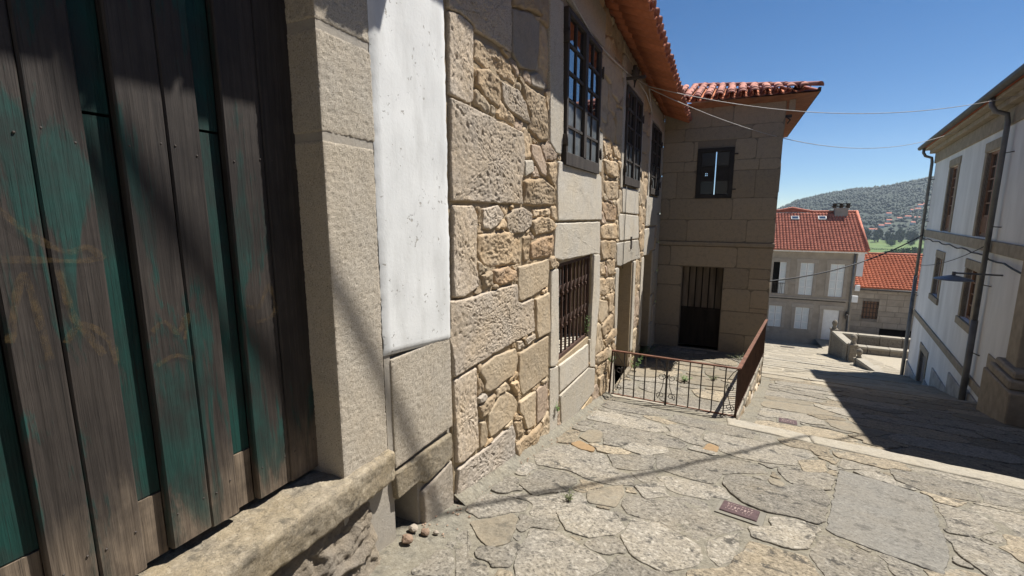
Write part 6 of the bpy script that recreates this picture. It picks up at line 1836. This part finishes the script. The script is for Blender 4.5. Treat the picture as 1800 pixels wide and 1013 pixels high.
plaque("pavement_plaque", "small brown plate with lettering set in the upper paving", Vector((.21, 3.51, ground(.2, 3.51) + .004)), (.97, -.22, 0.045), (.18, .98, -.19), .25, .20, 3)
plaque("pavement_plaque", "small dark plate set in the paving below the kerb step", Vector((1.01, 7.77, ground(1.01, 7.77) + .006)), (.99, -.1, .02), (.1, .98, -.2), .24, .34, 3)
mh = MB(); c_ = Vector((3.9, 33.4, ground(3.9, 33.4) + .012))
rg_ = [[mh.p(c_.x + r * math.cos(k * math.pi / 12), c_.y + r * math.sin(k * math.pi / 12), c_.z - .165 * r * math.sin(k * math.pi / 12) + z) for k in range(24)] for r, z in ((.42, -.01), (.42, .012), (.36, .014), (.34, .008))]
for a, b in zip(rg_, rg_[1:]):
    for k in range(24): mh.face((a[k], a[(k + 1) % 24], b[(k + 1) % 24], b[k]))
mh.face(rg_[-1]); tag(mh.build("manhole_cover", M['iron']), "round dark manhole cover in the paving before the town house", "manhole cover")

def weed(label, p, n, h, mat, spread=.06, leaf=.02):
    e = empty("weed", p, label, "plant", None)
    p = Vector(p); st = MB(); lf = MB()
    for i in range(n):
        a = rng.uniform(0, 6.3); r = rng.uniform(.2, 1) * spread; top = p + Vector((math.cos(a) * r, math.sin(a) * r, h * rng.uniform(.5, 1)))
        st.tube([p, p.lerp(top, .5) + Vector((0, 0, h * .1)), top], [.002, .0018, .001], 4)
        for k in range(7):
            q = p.lerp(top, .25 + .75 * k / 6); b = rng.uniform(0, 6.3); d = Vector((math.cos(b), math.sin(b), rng.uniform(-.1, .5))) * leaf * rng.uniform(.7, 1.4); s = Vector((-d.y, d.x, 0)) * .35
            lf.face([lf.p(*q), lf.p(*(q + d * .5 + s)), lf.p(*(q + d)), lf.p(*(q + d * .5 - s))])
    st.build("stem", M['leafdry'], e); lf.build("leaves", mat, e, fix=False)
wz = lambda x, y: ground(x, y)
weed("little green weed growing from a joint of the upper paving", (-.92, 2.93, wz(-.92, 2.93)), 9, .07, M['leafdry'], .07, .016)
weed("tuft of green weed at the foot of the wall by the barred window", (-1.57, 4.47, -2.15), 6, .12, M['leaf'], .04, .02)
weed("green weed growing beside the railing end against the wall", (-1.54, 6.95, -2.35), 9, .16, M['leaf'], .10, .03)
weed("green weeds at the foot of the first doorway jamb", (-1.5, 8.75, terr(-1.5, 8.75)), 12, .32, M['leaf'], .16, .04)
weed("dark green weeds in the shade of the second doorway", (-1.48, 9.9, terr(-1.48, 9.9)), 14, .40, M['leaf'], .2, .045)
weed("bright green weed between slabs in the middle of the terrace", (-.55, 8.5, terr(-.5, 8.5)), 14, .12, M['leaf'], .13, .03)
weed("pale weed between slabs near the terrace corner", (-.1, 8.9, terr(-.1, 8.9)), 10, .10, M['leafdry'], .13, .03)
weed("green sprig rooted on the sill inside the window bars", (-1.63, 5.72, -1.6), 7, .30, M['leaf'], .06, .025)
weed("dry weeds along the shaded tower foot", (.4, 11.2, terr(.4, 11.2)), 12, .14, M['leafdry'], .3, .03)
def pebble(label, p, s, seed, mat):
    bm = bmesh.new(); bmesh.ops.create_icosphere(bm, subdivisions=2, radius=1.0)
    for v in bm.verts:
        d = v.co.copy(); v.co = Vector((d.x * s * 1.25, d.y * s, d.z * s * .75)) * (1 + .28 * noise.noise(d * 1.4 + Vector((seed, 0, 0)))) + Vector(p)
    me = bpy.data.meshes.new("loose_stone"); bm.to_mesh(me); bm.free(); me.materials.append(mat)
    tag(link("loose_stone", me), label, "stone")
pebble("reddish loose stone lying at the drain hole under the white panel", (-1.55, 1.86, ground(-1.5, 1.86) + .03), .030, 1, M['pebble'])
pebble("small grey loose stone inside the drain hole", (-1.60, 1.98, ground(-1.5, 1.98) + .024), .026, 2, M['d'])
pebble("tan loose stone in front of the drain hole", (-1.52, 1.99, ground(-1.5, 1.99) + .02), .024, 3, M['pebble'])
pebble("tiny pale loose stone beside the drain hole", (-1.47, 2.03, ground(-1.5, 2.03) + .012), .015, 4, M['d'])

# ---------------------------------------------------------------- haze
hz = MB(); hz.box(-1600, 2700, -80, 2700, -75, 330)
ho = hz.build("haze", None)
hm = bpy.data.materials.new("haze_air"); hm.use_nodes = True
ht = hm.node_tree
for n_ in list(ht.nodes):
    if n_.type == 'BSDF_PRINCIPLED': ht.nodes.remove(n_)
pv = ht.nodes.new("ShaderNodeVolumePrincipled")
pv.inputs['Color'].default_value = (.74, .87, 1.0, 1); pv.inputs['Density'].default_value = HAZE
pv.inputs['Anisotropy'].default_value = .2
ht.links.new(pv.outputs[0], [n_ for n_ in ht.nodes if n_.type == 'OUTPUT_MATERIAL'][0].inputs['Volume'])
ho.data.materials.append(hm)
tag(ho, kind="stuff")
ho["label"] = "thin summer haze filling the valley air"; ho["category"] = "haze"
